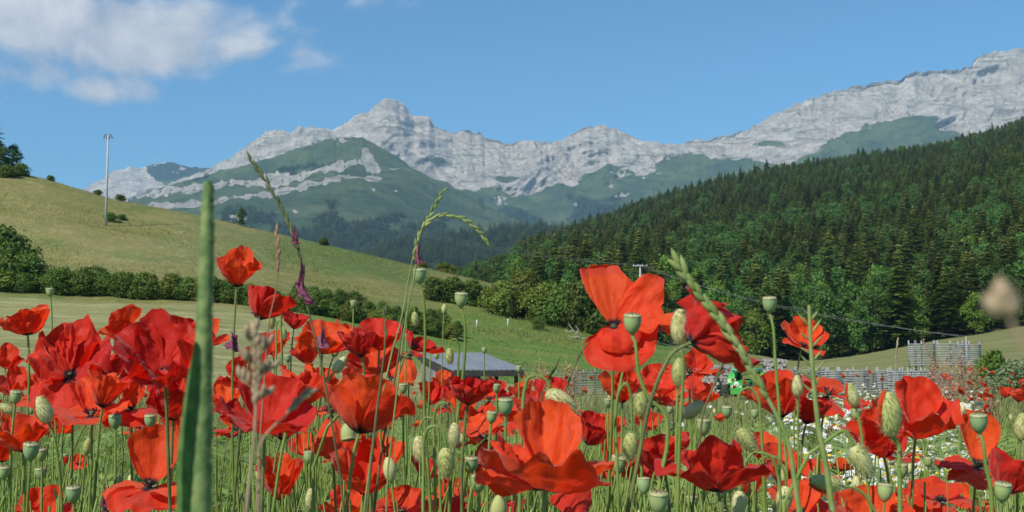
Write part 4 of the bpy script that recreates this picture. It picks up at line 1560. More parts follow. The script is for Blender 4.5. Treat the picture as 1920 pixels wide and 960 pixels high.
def hairs(path, rad, n_, ln, seed):
    """short stiff hairs standing off a stem"""
    rg = np.random.default_rng(seed)
    k = rg.uniform(0, len(path) - 1.001, n_)
    i = k.astype(int)
    fr = (k - i)[:, None]
    p = path[i] * (1 - fr) + path[i + 1] * fr
    d = rg.normal(size=(n_, 3))
    t = path[i + 1] - path[i]
    t /= np.linalg.norm(t, axis=1, keepdims=True)
    d -= t * (d * t).sum(1, keepdims=True)
    d /= np.linalg.norm(d, axis=1, keepdims=True)
    r = np.asarray(rad)[i][:, None]
    l_ = ln * rg.uniform(.6, 1.2, (n_, 1))
    paths = np.stack([p + d * r * .8, p + d * (r + l_)], 1)
    w_ = np.tile(np.array([.00011, .00003]), (n_, 1))
    return blades(paths, w_, t)


def stem_mesh(path, r0, r1, mat=None, hairy=0, seed=0, sides=7):
    path = np.asarray(path, float)
    mb = MB()
    rad = np.linspace(r0, r1, len(path))
    v, f = tubes(path[None], rad[None], sides)
    mb.add(v, f, 0)
    if hairy:
        v, f = hairs(path, rad, hairy, .0022, seed)
        mb.add(v, f, 1)
    return mb.build('stem', [mat or M['stem'], M['hair']])


def cam_frame():
    return np.array([1.0, 0, 0]), np.array([0, 1.0, 0]), np.array([0, 0, 1.0])


def axis_matrix(fwd, side, spin=0.0):
    """flower axis leaning fwd degrees towards the camera and side degrees to the right"""
    return (Euler((D2(fwd), 0, 0)).to_matrix().to_4x4() if False else
            Matrix.Rotation(D2(side), 4, 'Y') @ Matrix.Rotation(D2(fwd), 4, 'X') @ Matrix.Rotation(D2(spin), 4, 'Z'))


def project(v):
    """photo pixel of world points"""
    v = np.asarray(v, float) - np.array([0, 0, EYE])
    c, s = math.cos(PITCH), math.sin(PITCH)
    yc = v[:, 1] * c + v[:, 2] * s
    zc = -v[:, 1] * s + v[:, 2] * c
    return 960 + F * v[:, 0] / yc, 480 - F * zc / yc


def poppy(px, py, wpx, kind, fwd, side, label, seed, spin=0, L=0.046, mat='petal', foot=(0, 0), mid=None, hpx=None, group=None, dark=False, ruf=1.0):
    """a bloom of real size, set at the distance at which it spans wpx photo pixels, on its own stem"""
    parts = flower_parts(kind, seed, 1.25 if wpx > 110 else 1.0, ruf)
    Rm = axis_matrix(fwd, side, spin)
    Rn = np.array(Rm.to_3x3())
    allv = np.concatenate([p for p, _, _ in parts]) @ Rn.T
    w_ = np.ptp(allv[:, 0])
    d = w_ * L * F / wpx
    # centre the bloom on the wanted pixel
    c = PV(px, py, d)
    mid_ = (allv.max(0) + allv.min(0)) / 2 * L
    base = c - Vector((mid_[0], mid_[1], mid_[2]))
    e = empty('poppy', base, label, 'poppy', group)
    sy = 1.0
    if hpx:
        h_ = np.ptp(allv[:, 2]) * L * F / d
        sy = max(.7, min(1.4, hpx / h_))
    for p, f, uv in parts:
        v = (p * L) @ Rn.T
        v[:, 2] *= sy
        link('petal', mesh('petal', v, f, M[mat], True, uv), e)
    for nm, me in (('seed_capsule', CENTRE_DARK if fwd > 11 else CENTRE), ('stamens', STAMEN[seed % 3])):
        o = link(nm, me, e)
        o.matrix_local = Rm @ Matrix.Scale(L * (.55 if nm == 'seed_capsule' else .85 if fwd < 12 else .58), 4)
    # stem
    ax = Rm.to_3x3() @ Vector((0, 0, -1))
    r0 = 0.0012
    gx, gy = foot
    end = Vector((gx, gy + .01, -base.z + 0.0))
    p1 = ax * 0.022
    p1.z = min(p1.z, .004)
    p2 = p1 + Vector((ax.x * .012, ax.y * .012, -.035))
    pts_ = [(0, 0, 0), tuple(p1 * .6), tuple(p1 + Vector((0, 0, -.008))), tuple(p2)]
    if mid:
        pts_.append((mid[0], mid[1], mid[2]))
    q = (p2 + end) / 2 if not mid else (Vector(mid) + end) / 2
    pts_ += [(q.x + .01 * math.sin(seed), q.y, q.z), tuple(end)]
    path = bez(pts_, 26)
    link('stem', stem_mesh(path, r0, r0 * 1.35, M['darkstem'] if dark else M['stem'], 260 if d < 1.6 else 0, seed), e)
    return e, d


LOG = []
HERO = [
    # px, py, width, kind, lean to camera, lean right, material, label, extra
    (448, 508, 90, 'goblet', 4, 6, 'petal', 'bright orange red poppy cup standing alone beside the thick green stalk', dict(seed=3, hpx=82)),
    (511, 562, 92, 'cup', -14, 16, 'crimson', 'deep crimson poppy seen from behind, right of and below the lone orange cup', dict(seed=4, hpx=70)),
    (554, 600, 58, 'small', 10, 10, 'crimson', 'small pinkish crimson poppy just under the deep crimson one', dict(seed=5, hpx=36)),
    (47, 598, 96, 'goblet', -6, -8, 'petal', 'red poppy at the far left rising above the hay meadow', dict(seed=6, hpx=60)),
    (126, 690, 158, 'crumple', 34, 6, 'crimson', 'large crumpled crimson poppy with a black centre on the left', dict(seed=17, hpx=196, ruf=1.7)),
    (165, 752, 150, 'wide', 4, 0, 'petal', 'broad salmon red poppy spreading under the large crumpled crimson one', dict(seed=18, hpx=92)),
    (226, 612, 80, 'goblet', 8, -14, 'petal', 'orange poppy fan standing between the two large crimson blooms', dict(seed=8, hpx=70)),
    (296, 660, 178, 'goblet', 36, 4, 'crimson', 'big crimson poppy bowl with a dark hollow left of the thick green stalk', dict(seed=9, hpx=150, ruf=1.5)),
    (12, 672, 62, 'goblet', 12, 10, 'petal', 'red poppy cut by the left picture edge', dict(seed=11, hpx=50)),
    (22, 722, 70, 'bowl', 10, 10, 'petal', 'orange red poppy above the side view cup at the left edge', dict(seed=12, hpx=60)),
    (38, 812, 112, 'goblet', 2, -4, 'petal', 'orange red side view poppy cup at the lower left edge', dict(seed=13, hpx=72)),
    (243, 748, 120, 'fold', 16, 4, 'petal', 'orange red folded poppy below the big crimson bowl', dict(seed=14, hpx=88)),
    (335, 745, 120, 'cup', 20, 8, 'crimson', 'crimson poppy half hidden behind the upper part of the blurred stalk', dict(seed=15, hpx=90)),
    (275, 878, 176, 'fold', 12, 6, 'petal', 'large orange poppy with one raised cup petal and drooping lower petals beside the stalk', dict(seed=16, hpx=155)),
    (78, 955, 118, 'bowl', 22, 0, 'petal', 'red poppy rising into the lower left corner', dict(seed=19)),
    (392, 622, 78, 'goblet', 12, 10, 'petal', 'ragged orange red poppy partly behind the upper stalk', dict(seed=20, hpx=62)),
    (513, 650, 62, 'small', 26, 0, 'petal', 'small red poppy over the mown meadow between two crimson groups', dict(seed=21, hpx=52)),
    (608, 632, 118, 'bowl', 6, 6, 'petal', 'broad red poppy behind a withered purple petal', dict(seed=22, hpx=66)),
    (655, 624, 54, 'small', -6, 20, 'petal', 'small pinkish red poppy right of the withered purple petal', dict(seed=23, hpx=52)),
    (712, 625, 104, 'goblet', 14, 4, 'crimson', 'ragged crimson poppy, upper one of the cluster above the shed', dict(seed=24, hpx=62)),
    (700, 668, 118, 'bowl', 10, -6, 'petal', 'red poppy, lower one of the cluster left of the shed roof', dict(seed=25, hpx=62)),
    (765, 684, 60, 'hang', 8, 4, 'petal', 'pale orange poppy petal hanging in front of the shed corner', dict(seed=26, hpx=66)),
    (798, 636, 72, 'small', 0, 40, 'crimson', 'half dried crimson poppy left of the shed roof top', dict(seed=27, hpx=42)),
    (498, 752, 190, 'bowl', 14, 6, 'crimson', 'large deep red poppy behind the blurred tan grass head', dict(seed=28, hpx=120)),
    (572, 722, 96, 'cup', 6, 24, 'petal', 'bright red poppy at the right shoulder of the large deep red one', dict(seed=29, hpx=82)),
    (562, 786, 90, 'drape', 10, 0, 'petal', 'salmon poppy petals showing below the large deep red bloom', dict(seed=30, hpx=48)),
    (424, 742, 70, 'bowl', 12, -10, 'petal', 'small red poppy just right of the blurred stalk', dict(seed=31, hpx=60)),
    (440, 790, 90, 'wide', 4, -10, 'petal', 'ragged red poppy low beside the blurred stalk', dict(seed=32, hpx=60)),
    (686, 765, 186, 'goblet', -14, 14, 'petal', 'big glowing orange red poppy left of the shed with a dark shaded side', dict(seed=33, hpx=124)),
    (620, 805, 84, 'hang', 6, -4, 'petal', 'orange petals hanging at the left side of the big glowing poppy', dict(seed=34, hpx=100)),
    (570, 838, 62, 'small', 12, -8, 'petal', 'small orange poppy low in the grass left of the big glowing one', dict(seed=35, hpx=46)),
    (524, 905, 88, 'cup', 24, 0, 'petal', 'orange red poppy cup near the bottom beneath the tan grass head', dict(seed=36, hpx=88)),
    (682, 880, 128, 'goblet', 20, 8, 'petal', 'wide red poppy under the big glowing one', dict(seed=37, hpx=112)),
    (752, 938, 130, 'wide', 6, 0, 'petal', 'salmon orange poppy at the bottom edge left of the twin tall stems', dict(seed=38, hpx=62)),
    (735, 850, 60, 'small', 20, 0, 'petal', 'pale red poppy low among the stems left of centre', dict(seed=39, hpx=50)),
    (884, 722, 90, 'cup', 12, 10, 'crimson', 'crimson poppy in front of the dark shed front', dict(seed=40, hpx=56)),
    (920, 752, 70, 'drape', 0, 0, 'petal', 'orange poppy petals below the crimson one at the shed', dict(seed=41, hpx=66)),
    (886, 796, 60, 'small', 20, -20, 'petal', 'small salmon poppy behind the left wing of the largest bloom', dict(seed=42, hpx=44)),
    (812, 742, 56, 'small', 20, 10, 'crimson', 'shrivelled crimson poppy under the shed wall', dict(seed=43, hpx=70)),
    (1022, 868, 262, 'wide', -8, 6, 'petal', 'largest poppy of the field, a broad glowing bloom low in the middle', dict(seed=84, hpx=190)),
    (912, 826, 118, 'drape', 0, -20, 'petal', 'orange poppy wing left behind the largest bloom', dict(seed=45, hpx=86)),
    (1090, 925, 120, 'hang', 0, 30, 'crimson', 'dark red petals drooping right under the largest bloom', dict(seed=46, hpx=70)),
    (1030, 745, 108, 'bowl', 14, 6, 'crimson', 'crumpled crimson poppy between the shed and the tall orange poppy', dict(seed=47, hpx=74)),
    (1000, 770, 70, 'small', 14, -6, 'petal', 'small red poppy beneath the crumpled crimson one', dict(seed=48, hpx=60)),
    (1168, 596, 158, 'tall', 54, -4, 'petal', 'tall orange red poppy with one petal raised like a sail', dict(seed=49, hpx=204)),
    (1164, 727, 88, 'cup', 18, 0, 'petal', 'orange red poppy directly under the tall sail shaped one', dict(seed=50, hpx=66)),
    (1238, 712, 88, 'bowl', 14, 0, 'petal', 'red poppy beside the blue pipe end', dict(seed=51, hpx=58)),
    (1308, 684, 62, 'goblet', 30, 6, 'petal', 'pinkish red poppy beneath the big crimson one on the right', dict(seed=52, hpx=60)),
    (1300, 712, 112, 'drape', 0, 0, 'petal', 'spread orange red petals in front of the firewood', dict(seed=53, hpx=50)),
    (1350, 612, 146, 'goblet', -8, 62, 'crimson', 'big crimson poppy on the right bending over the diagonal grass ear', dict(seed=54, hpx=164, ruf=1.5)),
    (1260, 612, 60, 'small', 0, 90, 'petal', 'red petal edge between the pale bud and the tall poppy', dict(seed=55, hpx=40)),
    (1512, 630, 92, 'bowl', 26, 14, 'petal', 'dark red poppy high in front of the wood on the far right', dict(seed=56, hpx=76)),
    (1462, 752, 132, 'goblet', -6, -6, 'petal', 'broad red poppy cup right of the green tractor', dict(seed=57, hpx=110)),
    (1558, 742, 120, 'drape', 4, 16, 'petal', 'red poppy with a hanging petal in front of the hurdles', dict(seed=58, hpx=78)),
    (1335, 865, 214, 'goblet', -14, -6, 'crimson', 'large dark crimson poppy low between the bent stems', dict(seed=59, hpx=118, ruf=1.4)),
    (1240, 850, 110, 'cup', 10, -10, 'crimson', 'dark red poppy left behind the large crimson one', dict(seed=60, hpx=80)),
    (1472, 880, 100, 'goblet', 10, 10, 'petal', 'salmon red poppy under the arched bud stem', dict(seed=61, hpx=110)),
    (1722, 775, 172, 'bowl', 12, 4, 'petal', 'big orange red poppy bowl in front of the hurdle row', dict(seed=62, hpx=122)),
    (1640, 820, 108, 'cup', 24, -20, 'petal', 'crumpled red poppy left under the big bowl by the daisies', dict(seed=63, hpx=96)),
    (1840, 845, 164, 'fold', 12, 6, 'petal', 'large orange poppy with a wide dish petal at the right edge', dict(seed=64, hpx=150)),
    (1915, 880, 100, 'cup', 0, 20, 'crimson', 'dark red poppy cut by the right picture edge', dict(seed=65, hpx=90)),
    (1500, 940, 170, 'wide', 4, 0, 'petal', 'orange poppy at the bottom edge right of the arched bud stems', dict(seed=66, hpx=80)),
    (1640, 945, 150, 'bowl', 16, 0, 'petal', 'red poppy at the bottom edge under the daisies', dict(seed=67, hpx=80)),
    (1762, 945, 140, 'drape', 14, 0, 'petal', 'orange red poppy at the bottom edge beneath the big dish petal one', dict(seed=68, hpx=66)),
    (848, 922, 100, 'wide', 8, 0, 'petal', 'narrow orange poppy low between the tall stems', dict(seed=69, hpx=42)),
    (840, 960, 110, 'bowl', 10, 0, 'crimson', 'dark red poppy at the bottom edge left of the largest bloom', dict(seed=70, hpx=50)),
    (1140, 805, 66, 'small', 10, 0, 'petal', 'small red poppy right behind the largest bloom', dict(seed=71, hpx=60)),
    (1215, 790, 60, 'small', 30, 0, 'petal', 'pale red poppy low behind the thin dark arched stem', dict(seed=72, hpx=40)),
    (1888, 738, 30, 'small', 10, 0, 'petal', 'little bright red poppy by the bush on the right', dict(seed=73, hpx=24)),
    (1914, 742, 36, 'cup', 10, 0, 'petal', 'little orange red poppy at the right edge below the bush', dict(seed=74, hpx=24)),
    (1568, 810, 34, 'small', 20, 0, 'petal', 'small orange red poppy among the white daisies', dict(seed=75, hpx=22)),
    (800, 880, 60, 'small', 10, 20, 'crimson', 'small dark poppy deep among the stems beside the twin tall stems', dict(seed=76, hpx=60)),
    (62, 728, 84, 'fold', 6, -10, 'petal', 'vermilion poppy left under the large crumpled crimson bloom', dict(seed=101, hpx=60)),
    (112, 792, 80, 'bowl', 4, 8, 'petal', 'red poppy just below the broad salmon one on the left', dict(seed=102, hpx=50)),
    (205, 728, 86, 'cup', 6, 10, 'petal', 'red poppy squeezed between the crumpled bloom and the crimson bowl', dict(seed=103, hpx=74)),
    (205, 690, 70, 'goblet', 0, -20, 'crimson', 'crimson poppy at the left shoulder of the big crimson bowl', dict(seed=104, hpx=60)),
    (262, 792, 78, 'wide', 0, 0, 'petal', 'orange poppy showing above the large orange one beside the stalk', dict(seed=105, hpx=50)),
    (340, 806, 70, 'small', 6, 0, 'petal', 'small red poppy close to the left side of the stalk', dict(seed=106, hpx=50)),
    (352, 690, 86, 'goblet', -4, 20, 'crimson', 'dark crimson poppy touching the stalk from the left', dict(seed=107, hpx=86)),
    (10, 782, 60, 'fold', 6, 0, 'crimson', 'crimson poppy between the two left edge blooms', dict(seed=108, hpx=46)),
    (316, 712, 84, 'drape', 0, 0, 'petal', 'orange hanging petals under the big crimson bowl', dict(seed=109, hpx=60)),
    (456, 698, 96, 'goblet', 0, -20, 'crimson', 'deep red poppy rising behind the tan grass head', dict(seed=110, hpx=80)),
    (540, 790, 96, 'cup', 4, 16, 'crimson', 'dark red poppy low behind the leaning tan grass head', dict(seed=111, hpx=64)),
    (604, 712, 66, 'small', 0, 20, 'petal', 'small red poppy between the bright shoulder bloom and the big glowing one', dict(seed=112, hpx=52)),
    (650, 838, 96, 'fold', 0, -6, 'crimson', 'crimson poppy in the shade under the big glowing one', dict(seed=113, hpx=66)),
    (700, 838, 80, 'bowl', -4, 10, 'petal', 'bright red poppy right under the dark side of the glowing one', dict(seed=114, hpx=50)),
    (842, 752, 66, 'fold', 0, 0, 'crimson', 'crimson poppy before the grey shed wall', dict(seed=115, hpx=50)),
    (870, 762, 76, 'goblet', 0, 12, 'petal', 'red poppy cup right below the crimson one at the shed', dict(seed=116, hpx=58)),
    (960, 772, 64, 'bowl', 0, -8, 'petal', 'red poppy right of the crowned green capsule', dict(seed=117, hpx=46)),
    (1060, 772, 70, 'drape', 0, 8, 'petal', 'red petals just under the fat arched bud', dict(seed=118, hpx=50)),
    (1112, 812, 80, 'goblet', 0, 20, 'crimson', 'crimson poppy behind the right rim of the largest bloom', dict(seed=119, hpx=70)),
    (1150, 862, 80, 'fold', 0, 0, 'petal', 'orange red poppy right beside the largest bloom', dict(seed=120, hpx=74)),
    (1196, 888, 92, 'bowl', -4, 0, 'crimson', 'dark red poppy low between the largest bloom and the crimson bowl', dict(seed=121, hpx=66)),
    (1262, 742, 70, 'wide', 0, 0, 'petal', 'ragged orange poppy under the pale twin buds', dict(seed=122, hpx=46)),
    (1226, 752, 56, 'small', 0, 0, 'petal', 'small pinkish red poppy left under the ragged orange one', dict(seed=123, hpx=40)),
    (1440, 850, 96, 'bowl', -4, 10, 'petal', 'salmon poppy right of the large dark crimson one', dict(seed=124, hpx=66)),
    (1404, 905, 76, 'small', 0, 0, 'petal', 'small red poppy under the hanging bud of the tall arch', dict(seed=125, hpx=54)),
    (1540, 888, 76, 'fold', 0, 0, 'petal', 'orange red poppy behind the flat lying bud', dict(seed=126, hpx=50)),
    (1590, 948, 110, 'bowl', -2, 0, 'petal', 'broad red poppy in front of the daisies at the bottom', dict(seed=127, hpx=60)),
    (1700, 950, 120, 'goblet', -4, 6, 'petal', 'orange red poppy cup at the bottom between the daisies and the dish', dict(seed=128, hpx=70)),
    (1812, 938, 110, 'wide', 0, 0, 'petal', 'low red poppy under the dish petal one at the right', dict(seed=129, hpx=60)),
    (1690, 838, 84, 'fold', -6, 0, 'crimson', 'crimson poppy tucked below the big orange red bowl', dict(seed=130, hpx=54)),
    (1610, 770, 60, 'drape', 0, 0, 'petal', 'small hanging red petals right of the hanging petal poppy', dict(seed=131, hpx=44)),
    (1525, 760, 76, 'cup', 0, 14, 'crimson', 'dark red poppy at the right rim of the broad cup by the tractor', dict(seed=132, hpx=56)),
    (655, 950, 120, 'bowl', -4, 0, 'petal', 'red poppy cut by the bottom edge below the glowing one', dict(seed=133, hpx=70)),
    (890, 880, 66, 'small', 0, 0, 'petal', 'small orange red poppy left beside the largest bloom', dict(seed=134, hpx=40)),
    (940, 930, 90, 'fold', 0, -10, 'crimson', 'shaded crimson poppy below the left rim of the largest bloom', dict(seed=135, hpx=60)),
    (732, 700, 70, 'fold', 0, 10, 'petal', 'bright red poppy low in the cluster left of the shed', dict(seed=136, hpx=60)),
    (668, 640, 70, 'cup', 4, -10, 'crimson', 'crimson poppy at the left of the cluster above the shed', dict(seed=137, hpx=50)),
    (576, 660, 66, 'goblet', 4, -14, 'petal', 'red poppy cup left under the withered purple petal', dict(seed=138, hpx=54)),
    (12, 850, 50, 'small', 4, 0, 'petal', 'small orange poppy low at the left edge', dict(seed=139, hpx=40)),
    (160, 660, 60, 'cup', -4, 20, 'crimson', 'crimson poppy rim right behind the large crumpled bloom', dict(seed=140, hpx=70)),
    (1318, 742, 66, 'goblet', 0, 10, 'petal', 'small red poppy before the right end of the firewood', dict(seed=141, hpx=44)),
    (938, 738, 50, 'goblet', 4, 8, 'crimson', 'small dark red poppy in front of the right shed post', dict(seed=143, hpx=40)),
    (975, 735, 48, 'cup', 4, -8, 'petal', 'small red poppy just right of the shed opening', dict(seed=144, hpx=40)),
    (832, 716, 50, 'bowl', 0, 6, 'petal', 'small red poppy before the left shed wall', dict(seed=145, hpx=38)),
    (1195, 720, 60, 'goblet', 0, 10, 'petal', 'red poppy cup between the sail shaped bloom and the pipe', dict(seed=142, hpx=48)),
]
for (px, py, w_, kind, fw, sd, mt, lab, kw) in HERO:
    kw = dict(kw)
    sdn = kw.pop('seed')
    big = w_ > 130
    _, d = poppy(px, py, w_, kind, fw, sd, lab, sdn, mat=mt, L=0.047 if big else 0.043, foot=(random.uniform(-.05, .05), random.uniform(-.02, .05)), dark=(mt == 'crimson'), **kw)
    LOG.append((px, py, w_, round(d, 2)))

# -------- buds, seed capsules
BUD_H = 0.022


def bud_geo(seed, hair=True, split=False):
    rg = np.random.default_rng(seed)
    mb = MB()
    t = np.linspace(0, 1, 13)
    r = 0.0062 * np.sin(PI * (0.05 + 0.90 * t ** 0.9)) ** 0.62 * (1 + 0.05 * np.sin(5 * t + seed))
    mb.lathe(np.stack([r, BUD_H * t], -1), 16, rad_fn=lambda a: 1 + 0.05 * np.cos(2 * a) - 0.06 * (np.abs(np.cos(a)) > .985))
    if hair:
        k = 650
        i = rg.uniform(0.03, .98, k)
        a = rg.uniform(0, 2 * PI, k)
        rr = np.interp(i, t, r)
        p = np.stack([rr * np.cos(a), rr * np.sin(a), BUD_H * i], -1)
        dv = np.stack([np.cos(a), np.sin(a), (i - .4) * .8], -1)
        dv /= np.linalg.norm(dv, axis=1, keepdims=True)
        paths = np.stack([p, p + dv * 0.0030 * rg.uniform(.6, 1.1, (k, 1))], 1)
        v, f = blades(paths, np.tile(np.array([.00017, .00004]), (k, 1)), np.stack([-np.sin(a), np.cos(a), 0 * a], -1))
        mb.add(v, f, 1)
    return mb.build('bud', [M['bud'], M['hair']])


BUDS = [bud_geo(s) for s in (1, 2, 3)]
BUD_FAR = bud_geo(4, False)


def slit_geo():
    mb = MB()
    t = np.linspace(0.25, 1.02, 10)
    a = np.linspace(-.55, .55, 6)
    tt, aa = np.meshgrid(t, a, indexing='ij')
    r = 0.0067 * np.sin(PI * (0.05 + 0.88 * np.clip(tt, 0, 1))) ** 0.6 * (1 - 0.25 * (np.abs(aa) / .55) ** 3) + .0006
    w_ = (tt - .2)
    v = np.stack([r * np.cos(aa * w_ + 4.2), r * np.sin(aa * w_ + 4.2), BUD_H * tt], -1)
    mb.add(v, gridf(10, 6), 0, np.stack([aa.ravel(), 0.3 + .6 * tt.ravel()], -1))
    return mb.build('petal_tip', M['petal'], uv=True)


SLIT = slit_geo()


def capsule_geo():
    mb = MB()
    mb.lathe([(0, 0), (.0018, .0003), (.0026, .0010), (.0043, .0030), (.0055, .0062), (.0059, .0092), (.0058, .0119)], 18,
             rad_fn=lambda a: 1 + .035 * np.cos(9 * a))
    return mb.build('capsule_body', M['capsule'])


def disc_geo():
    mb = MB()
    mb.lathe([(.0054, .0116), (.0060, .0120), (.0060, .0127), (.0050, .0137), (.0020, .0143), (0, .0145)], 27, rad_fn=lambda a: 1 + .05 * np.cos(9 * a))
    for i in range(9):
        a = i / 9 * 2 * PI
        mb.box((.0030 * math.cos(a), .0030 * math.sin(a), .01405), (.0040, .0008, .0008), rot=(0, .16, a), mi=1)
    return mb.build('stigma_disc', [M['capband'], M['rib']])


CAP_B, CAP_D = capsule_geo(), disc_geo()


def ground_stem(top, tip_dir, foot, kink=0.0, seed=0, r=0.0011, arch=0.0):
    """a stem from the ground to a bud or capsule; arch > 0 bends it over in a hook"""
    rnd = random.Random(seed)
    end = Vector((foot[0], foot[1], -top.z))
    dn = -Vector(tip_dir).normalized()
    if arch:
        s = 1 if arch > 0 else -1
        a = abs(arch)
        pts_ = [(0, 0, 0), (s * a * .12, 0, a * .8), (s * a * .55, 0, a * 1.45), (s * a * 1.15, 0, a * 1.35), (s * a * 1.5, .002, a * .5), (s * a * 1.55, .002, -a * 1.2)]
        last = Vector(pts_[-1])
        q = last.lerp(end, .5) + Vector((rnd.uniform(-.01, .01), 0, 0))
        pts_ += [tuple(q), tuple(end)]
    else:
        p1 = dn * .012
        p2 = dn * .03 + Vector((0, 0, -.02))
        q = p2.lerp(end, .45) + Vector((rnd.uniform(-.014, .014) + kink, 0, 0))
        pts_ = [(0, 0, 0), tuple(p1), tuple(p2), tuple(q), tuple(end)]
    return bez(pts_, 28)


def pix_path(base, pix, d):
    pts_ = [(0, 0, 0)] + [tuple(PV(a, b, d) - base) for a, b in pix] + [(pts0.x + .01, .02, -base.z) for pts0 in [PV(pix[-1][0], pix[-1][1], d) - base]]
    return bez(pts_, 46)


def bud(px, py, hpx, ang, label, arch=0.0, seed=0, split=False, size=1.0, foot=None, group=None, name='poppy_bud', lean=0.0, real=None, pix=None):
    """ang: direction of the bud's tip in the picture, degrees clockwise from straight up"""
    d = (real or BUD_H * size) * F / hpx
    td = Vector((math.sin(D2(ang)), -math.sin(D2(lean)), math.cos(D2(ang)))).normalized()
    L_ = BUD_H * size
    c = PV(px, py, d)
    base = c - td * L_ / 2
    e = empty(name, base, label, 'poppy bud', group)
    b_ = link('bud', BUDS[seed % 3] if d < 2.2 else BUD_FAR, e)
    q = td.to_track_quat('Z', 'Y').to_matrix().to_4x4()
    b_.matrix_local = q @ Matrix.Rotation(seed * 1.3, 4, 'Z') @ Matrix.Scale(size, 4)
    if split:
        s_ = link('petal_tip', SLIT, e)
        s_.matrix_local = q @ Matrix.Rotation(0.9, 4, 'Z') @ Matrix.Scale(size * 1.02, 4)
    rnd = random.Random(seed)
    ft = foot or (rnd.uniform(-.05, .05), rnd.uniform(0, .04))
    path = pix_path(base, pix, d) if pix else ground_stem(base, td, ft, 0, seed, arch=arch)
    link('stem', stem_mesh(path, .0010, .0015, None, 240 if d < 1.3 else 0, seed), e)
    return e, d


def capsule(px, py, hpx, ang, label, seed=0, size=1.0, foot=None, group=None, pix=None):
    H_ = .0145 * size
    d = H_ * F / hpx
    td = Vector((math.sin(D2(ang)), -.12, math.cos(D2(ang)))).normalized()
    base = PV(px, py, d) - td * H_ / 2
    e = empty('poppy_seed_head', base, label, 'seed head', group)
    q = td.to_track_quat('Z', 'Y').to_matrix().to_4x4() @ Matrix.Scale(size, 4)
    for nm, me in (('capsule_body', CAP_B), ('stigma_disc', CAP_D)):
        link(nm, me, e).matrix_local = q
    rnd = random.Random(seed)
    ft = foot or (rnd.uniform(-.05, .05), rnd.uniform(0, .04))
    link('stem', stem_mesh(pix_path(base, pix, d) if pix else ground_stem(base, td, ft, 0, seed), .0012 if pix else .0011, .0019 if pix else .0017, None, 240 if d < 1.3 else 0, seed), e)
    return e, d


STEMS = {
    (787, 517): [(791, 545), (797, 620), (795, 700), (797, 800), (804, 900), (808, 965)],
    (865, 562): [(869, 590), (872, 650), (862, 750), (848, 860), (842, 965)],
    (1186, 607): [(1190, 640), (1198, 700), (1218, 748), (1244, 772), (1252, 820), (1240, 890), (1226, 965)],
    (1443, 571): [(1447, 600), (1454, 680), (1461, 770), (1462, 860), (1460, 965)],
    (1835, 793): [(1839, 818), (1848, 870), (1858, 920), (1860, 965)],
    (1275, 612): [(1279, 660), (1280, 720), (1275, 800), (1272, 900), (1270, 965)],
    (1668, 776): [(1680, 826), (1686, 880), (1688, 965)],
    (1400, 826): [(1388, 800), (1384, 762), (1390, 734), (1404, 727), (1418, 740), (1426, 790), (1430, 850), (1434, 965)],
    (1182, 838): [(1184, 808), (1184, 770), (1181, 735), (1173, 718), (1163, 730), (1155, 770), (1157, 850), (1160, 965)],
    (1053, 753): [(1030, 722), (1008, 705), (992, 708), (984, 730), (980, 780), (976, 880), (974, 965)],
}
